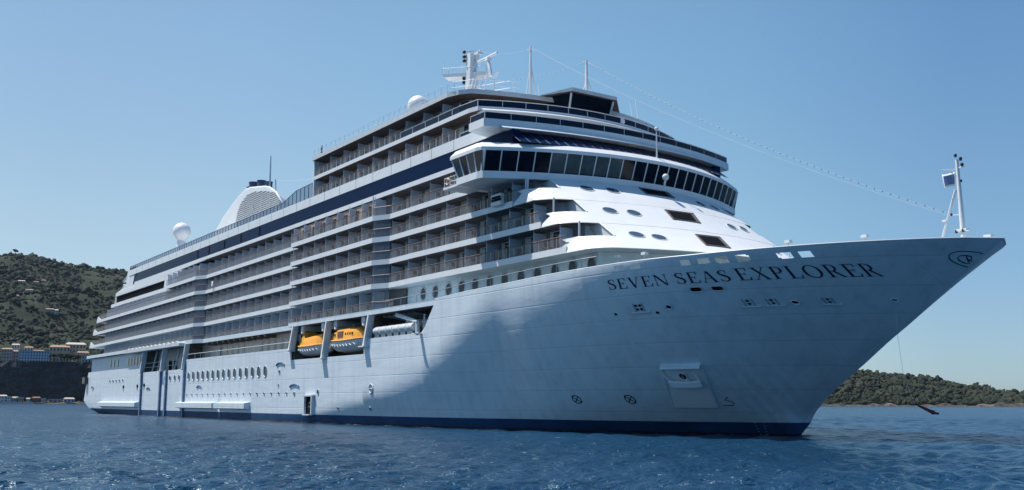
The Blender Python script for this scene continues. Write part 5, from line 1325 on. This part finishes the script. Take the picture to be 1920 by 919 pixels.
for k in range(120):
    a0, a1 = -300+600*k/120, -300+600*(k+1)/120
    hh = lambda a: 3.5+2*math.sin(a*.13)+1.5*math.sin(a*.37+1)
    P_ = lambda a, d, z: fL*d+rL*a+Vector((0, 0, z))
    sh.face([P_(a0, 1338, -.5), P_(a1, 1338, -.5), P_(a1, 1348, hh(a1)*.6), P_(a0, 1348, hh(a0)*.6)]); sh.face([P_(a0, 1348, hh(a0)*.6), P_(a1, 1348, hh(a1)*.6), P_(a1, 1370, hh(a1)+2), P_(a0, 1370, hh(a0)+2)])
tag(sh.build('shore', M['rock'], None, weld=.05), kind='structure')
def headz(A, D):
    H_ = np.interp(A*1900/D, [-600, -153, -110, -83, -31, 3, 20, 52, 85, 117, 149, 300], [70, 61, 56, 52, 47, 45, 38.5, 30, 27.5, 20.5, 17, 6])
    t = np.clip((D-1800)/150, 0, 1); back = np.clip((2300-D)/300, 0, 1)
    return (1.0+H_*np.minimum(t**.7, back)*(1+.0*A))+noise2(A, D, 9, 110, 3)*1.6*t
terrain('headland', fR, rR, np.linspace(-420, 330, 140), np.linspace(1792, 2320, 46), headz, M['soil'])
sh = MB()
for k in range(150):
    a0, a1 = -420+750*k/150, -420+750*(k+1)/150
    hh = lambda a: max(.9, 2.0+1.6*math.sin(a*.07)+1.5*math.sin(a*.23+2)+(2.0 if a > 70 else 0))
    P_ = lambda a, d, z: fR*d+rR*a+Vector((0, 0, z))
    sh.face([P_(a0, 1780, -.5), P_(a1, 1780, -.5), P_(a1, 1786, hh(a1)), P_(a0, 1786, hh(a0))]); sh.face([P_(a0, 1786, hh(a0)), P_(a1, 1786, hh(a1)), P_(a1, 1810, hh(a1)+1.5), P_(a0, 1810, hh(a0)+1.5)])
tag(sh.build('shore', M['rock'], None, weld=.05), kind='structure')

# forests: many crowns, each a lumpy cluster
def ico():
    bm = bmesh.new(); bmesh.ops.create_icosphere(bm, subdivisions=2, radius=1); v = np.array([x.co[:] for x in bm.verts]); f = np.array([[q.index for q in p.verts] for p in bm.faces]); bm.free(); return v, f
IV, IF = ico()
def forest(name, P, m, label):
    """P: array of x, y, z, radius, height factor"""
    nP = len(P); nv = len(IV)
    jit = 1+.38*rng.standard_normal((nP, nv)).clip(-1.6, 1.6)
    V = IV[None]*jit[..., None]; V[..., 2] *= P[:, 4][:, None]; V = V*P[:, 3][:, None, None]+P[:, None, :3]
    F = (IF[None]+(np.arange(nP)*nv)[:, None, None]).reshape(-1, 3); V = V.reshape(-1, 3)
    me = bpy.data.meshes.new(name); me.vertices.add(len(V)); me.vertices.foreach_set('co', V.ravel()); me.loops.add(F.size); me.loops.foreach_set('vertex_index', F.ravel().astype(np.int32)); me.polygons.add(len(F)); me.polygons.foreach_set('loop_start', np.arange(0, F.size, 3)); me.polygons.foreach_set('loop_total', np.full(len(F), 3)); me.update(); me.validate(); me.materials.append(m)
    o = bpy.data.objects.new(name, me); COL.objects.link(o); tag(o, label, 'forest', kind='stuff'); return o
nL = 11000
A = rng.uniform(-300, 330, nL*2); D = rng.uniform(1440, 2730, nL*2)
dens = noise2(A, D, 21, 160, 4); keep = dens > -.75; A, D = A[keep][:nL], D[keep][:nL]
Z = hillz(A, D); rad = np.clip(rng.lognormal(1.15, .38, len(A)), 1.4, 8.5)*(.65+.45*(dens[keep][:nL] > .3)); 
forest('hill_forest', np.stack([fL.x*D+rL.x*A, fL.y*D+rL.y*A, Z+rad*.45, rad, rng.uniform(.7, 1.15, len(A))], -1), M['leaf'], 'dark green woods covering the hillside behind the ship')
A = rng.uniform(-300, 230, 5200); D = 1800+rng.uniform(0, 1, 5200)**1.5*260
Z = headz(A, D); rad = np.clip(rng.lognormal(.95, .40, len(A)), 1.2, 6.5)
forest('headland_forest', np.stack([fR.x*D+rR.x*A, fR.y*D+rR.y*A, Z+rad*.5, rad, rng.uniform(.7, 1.25, len(A))], -1), M['leaf2'], 'green and brown woods along the low headland at right')
# umbrella pine on the left skyline
def tree(x, y, z, hgt, rr_, label, name='pine_tree'):
    t = thing(name, label, 'tree', (x, y, z)); q = MB(); q.tube([(x, y, z), (x+.3, y, z+hgt*.7)], .5, 6, 0, .3); q.build('trunk', M['wicker'], t)
    q = MB()
    for k in range(16):
        a = random.uniform(0, 6.28); d_ = random.uniform(0, .8)*rr_; q.ball((x+math.cos(a)*d_, y+math.sin(a)*d_, z+hgt*random.uniform(.68, .95)), rr_*random.uniform(.3, .5), 8, sz=.6)
    q.build('crown', M['leaf'], t); return t
pp = fL*2690+rL*(-94); tree(pp.x, pp.y, hillz(np.array([-94.]), np.array([2690.]))[0]-2, 16, 7, 'lone umbrella pine standing out on the left skyline', 'pine_tree')

# town on the cliff
wallmats = {'bluewhite': mat('blue_white_stucco', (.36, .42, .52), .8), 'ochre': mat('ochre_stucco', (.42, .33, .22), .8, vary=.2), 'pink': mat('pink_stucco', (.42, .30, .27), .8, vary=.2), 'grey': mat('grey_stucco', (.34, .33, .30), .8, vary=.2), 'white': mat('white_stucco', (.6, .58, .55), .8)}
M['rooft'] = mat('terracotta_roof', (.28, .17, .12), .8, vary=.3); M['roofp'] = mat('pale_roof', (.44, .38, .32), .8)
def building(name, A, D, w, dp, z0, hgt, floors, bays, wm, roofm, label, cat='building', pitched=True, group=None):
    c = fL*D+rL*A; t = thing(name, label, cat, (c.x, c.y, z0), group)
    def W(a, d, z): p = c+rL*a+fL*d; return Vector((p.x, p.y, z0+z))
    def bx_(mb, a0, a1, d0, d1, za, zb): mb.hexa([W(a0, d0, za), W(a1, d0, za), W(a1, d1, za), W(a0, d1, za)], [W(a0, d0, zb), W(a1, d0, zb), W(a1, d1, zb), W(a0, d1, zb)])
    q = MB(); bx_(q, -w/2, w/2, 0, dp, 0, hgt); q.build('wall', wm, t)
    q = MB(); e = .6
    if pitched:
        zr = hgt+w*.08+.8; q.hexa([W(-w/2-e, -e, hgt+.01), W(w/2+e, -e, hgt+.01), W(w/2+e, dp+e, hgt+.01), W(-w/2-e, dp+e, hgt+.01)], [W(-w/2*.8, dp*.35, zr), W(w/2*.8, dp*.35, zr), W(w/2*.8, dp*.65, zr), W(-w/2*.8, dp*.65, zr)])
    else: bx_(q, -w/2-e, w/2+e, -e, dp+e, hgt+.01, hgt+.8)
    q.build('roof', roofm, t)
    fh_ = hgt/floors; pw_ = w/bays; proto = None
    for f_ in range(floors):
        for k in range(bays):
            a = -w/2+pw_*(k+.5); z = fh_*(f_+.5)
            if proto is None:
                q = MB(); bx_(q, a-pw_*.24, a+pw_*.24, -.12, .1, z-fh_*.3, z+fh_*.28); proto = q.build('window', M['door'], t, origin=tuple(W(a, 0, z)))
            else: dup(proto, W(a, 0, z), t)
    return t
def au(u, D): return D*math.tan(math.atan((u-960)/1943)-math.atan((90-960)/1943))
def zu(v, u, D): return 2.85+(756.2+.0037*(u-960)-v)*(D*.913)/1943
building('hotel', au(58, 1385), 1385, 34, 14, 50, 13.5, 4, 11, wallmats['bluewhite'], M['roofp'], 'blue and white hotel with rows of windows on the cliff edge', 'hotel', False)
building('villa', au(106, 1420), 1420, 24, 16, 52, 19, 3, 6, wallmats['ochre'], M['rooft'], 'tall ochre villa with red roof beside the long pale roofed building')
building('villa', au(136, 1425), 1425, 24, 14, 58, 17, 3, 6, wallmats['ochre'], M['roofp'], 'long ochre building under a pale roof behind dark trees')
building('villa', au(166, 1390), 1390, 22, 12, 46, 14, 3, 6, wallmats['grey'], M['roofp'], 'grey yellow villa at the cliff edge just left of the stern', pitched=False)
building('villa', au(150, 1405), 1405, 14, 12, 50, 14, 3, 4, wallmats['ochre'], M['rooft'], 'small ochre house with pink roof between the trees and the grey villa')
building('house', au(6, 1400), 1400, 12, 12, 50, 16, 4, 4, wallmats['pink'], M['rooft'], 'pink house at the left picture edge above the cliff')
building('house', au(21, 1410), 1410, 10, 12, 51, 13, 3, 3, wallmats['pink'], M['rooft'], 'small pink house just left of the blue and white hotel')
building('house', au(22, 1450), 1450, 9, 10, 64, 10, 2, 3, wallmats['white'], M['roofp'], 'pale house standing above and behind the pink houses')
building('house', au(47, 1430), 1430, 10, 10, 60, 10, 2, 3, wallmats['white'], M['rooft'], 'pale house peeping over the roof of the blue and white hotel')
building('house', au(66, 1440), 1440, 14, 10, 56, 10, 2, 4, wallmats['pink'], M['rooft'], 'red roofed house behind the right end of the hotel')
TL = ['dark tree before the tall ochre villa, second of the villa trees', 'dark tree at the right corner of the tall ochre villa, third from the left', 'dark tree between the two ochre villas, fourth from the left', 'dark tree before the left end of the pale roofed building, fifth villa tree', 'dark tree before the middle of the pale roofed building, sixth villa tree', 'dark tree left of the small pink roofed house, seventh of the villa trees', 'dark tree between the hotel and the tall ochre villa, first of the villa trees', 'dark tree behind the right part of the hotel roof', 'dark tree behind the right end of the hotel roof', 'dark tree left of the hotel, behind the small pink house']
for k, (u, D) in enumerate(((98, 1395), (112, 1393), (120, 1400), (128, 1394), (134, 1400), (140, 1393), (82, 1398), (72, 1452), (84, 1450), (30, 1455))):
    a = au(u, D); c = fL*D+rL*a; tree(c.x, c.y, 50 if D < 1420 else 56, random.uniform(9, 14), random.uniform(4, 6), TL[k], 'tree')['group'] = 'trees in front of the villas' if k < 7 else 'trees between the cliff houses'
# houses scattered on the hillside
spots = [(66, 528), (52, 532), (40, 550), (48, 556), (62, 554), (84, 556), (16, 562), (82, 584), (90, 586), (140, 548), (24, 534)]
HL = ['small house of the topmost pair on the wooded hillside, the right one', 'small house of the topmost pair on the wooded hillside, the left one', 'small hillside house, leftmost of the three in a row below the topmost pair', 'small hillside house, lowest and second from the left of the middle group', 'small hillside house in the middle of the group halfway up the woods', 'small hillside house at the right end of the group halfway up the woods', 'small lone hillside house farthest to the left halfway up the woods', 'small house of the lower pair on the wooded hillside, the left one', 'small house of the lower pair on the wooded hillside, the right one', 'small lone hillside house farthest right, nearest the ship stern', 'small lone hillside house in the upper left part of the woods']
for k, (u, v) in enumerate(spots):
    best = None
    for D in np.arange(1450, 2700, 8):
        A_ = au(u, D); dz = hillz(np.array([A_]), np.array([D]))[0]-zu(v, u, D)
        if best is None or abs(dz) < best[0]: best = (abs(dz), D, A_)
    D, A_ = best[1], best[2]; z = hillz(np.array([A_]), np.array([D]))[0]
    building('hillside_house', A_, D-12, random.uniform(8, 15), 9, z-4, random.uniform(7, 9), 2, 3, wallmats[random.choice(['pink', 'white', 'grey', 'ochre'])], random.choice([M['rooft'], M['roofp']]), HL[k], 'house', group='houses scattered over the hillside')
# small craft and beach huts at the foot of the cliff
M['hutor'] = mat('orange_awning', (.20, .09, .06), .8); M['boatw'] = mat('boat_white', (.5, .51, .53), .5)
def shore_boat(u, D, L, label, cabin=True):
    a = au(u, D); c = fL*D+rL*a; t = thing('moored_boat', label, 'boat', (c.x, c.y, 0), 'boats moored under the cliff')
    W = lambda x, y, z: c+rL*x+fL*y+Vector((0, 0, z))
    q = MB(); q.hexa([W(-L*.42, -.7, -.2), W(L*.3, -.7, -.2), W(L*.3, .7, -.2), W(-L*.42, .7, -.2)], [W(-L*.5, -1.2, 1.3), W(L*.5, -.3, 1.7), W(L*.5, .3, 1.7), W(-L*.5, 1.2, 1.3)]); q.build('hull', M['boatw'], t)
    q = MB(); q.hexa([W(-L*.3, -.9, 1.35), W(L*.15, -.9, 1.5), W(L*.15, .9, 1.5), W(-L*.3, .9, 1.35)], [W(-L*.25, -.7, 2.9), W(L*.02, -.7, 2.9), W(L*.02, .7, 2.9), W(-L*.25, .7, 2.9)]); q.build('cabin', M['boatw'], t)
    q = MB(); q.hexa([W(-L*.2, -.98, 1.9), W(L*.06, -.98, 1.9), W(L*.06, -.8, 1.9), W(-L*.2, -.8, 1.9)], [W(-L*.2, -.85, 2.5), W(0, -.85, 2.5), W(0, -.7, 2.5), W(-L*.2, -.7, 2.5)]); q.build('window', M['door'], t)
    return t
shore_boat(58, 1310, 7, 'small white motor boat lying off the beach under the hotel')
shore_boat(5, 1318, 10, 'white cabin cruiser at the left picture edge under the cliff')
shore_boat(15, 1322, 9, 'white cabin cruiser second from the left picture edge')
shore_boat(28, 1324, 8, 'white cabin cruiser third from the left picture edge')
shore_boat(39, 1322, 7, 'white motor boat fourth from the left picture edge')
for k, (u, w, hgt, mm, lab) in enumerate(((5, 9, 7, 'white', 'white beach house at the left picture edge below the cliff'), (16, 6, 6, 'white', 'white beach hut beside the beach house below the cliff'), (28, 8, 5, 'grey', 'grey beach hut under the left end of the hotel'), (38, 7, 5, 'pink', 'pinkish beach hut under the middle of the hotel'), (68, 9, 5, 'orange', 'orange awning hut on the beach below the cliff'), (82, 5, 4, 'white', 'tiny white hut right of the orange awning hut'), (53, 4, 4, 'white', 'tiny white hut left of the orange awning hut'), (104, 14, 3, 'pink', 'long low pink bathing huts on the shore'), (130, 12, 4, 'bluewhite', 'bluish bathing huts on the shore nearest the ship'))):
    building('beach_hut', au(u, 1346), 1346, w, 5, 2.0, hgt, 1 if hgt < 6 else 2, 3, M['hutor'] if mm == 'orange' else wallmats[mm], M['hutor'] if mm == 'orange' else M['roofp'], lab, 'beach hut', pitched=(k % 2 == 0))

# ------------------------------------------------------------------ thin sea air
q = MB(); q.box(-3700, 500, -900, 3300, -4, 430); hz = q.build('haze', bpy.data.materials.new('sea_air'), None); tag(hz, kind='stuff')
hm = hz.data.materials[0]; hm.use_nodes = True; n = hm.node_tree.nodes; n.remove(n['Principled BSDF'])
pv = n.new('ShaderNodeVolumePrincipled'); pv.inputs['Color'].default_value = (.62, .80, 1.0, 1); pv.inputs['Density'].default_value = 1.4e-5; pv.inputs['Anisotropy'].default_value = .2
hm.node_tree.links.new(pv.outputs[0], n['Material Output'].inputs['Volume'])
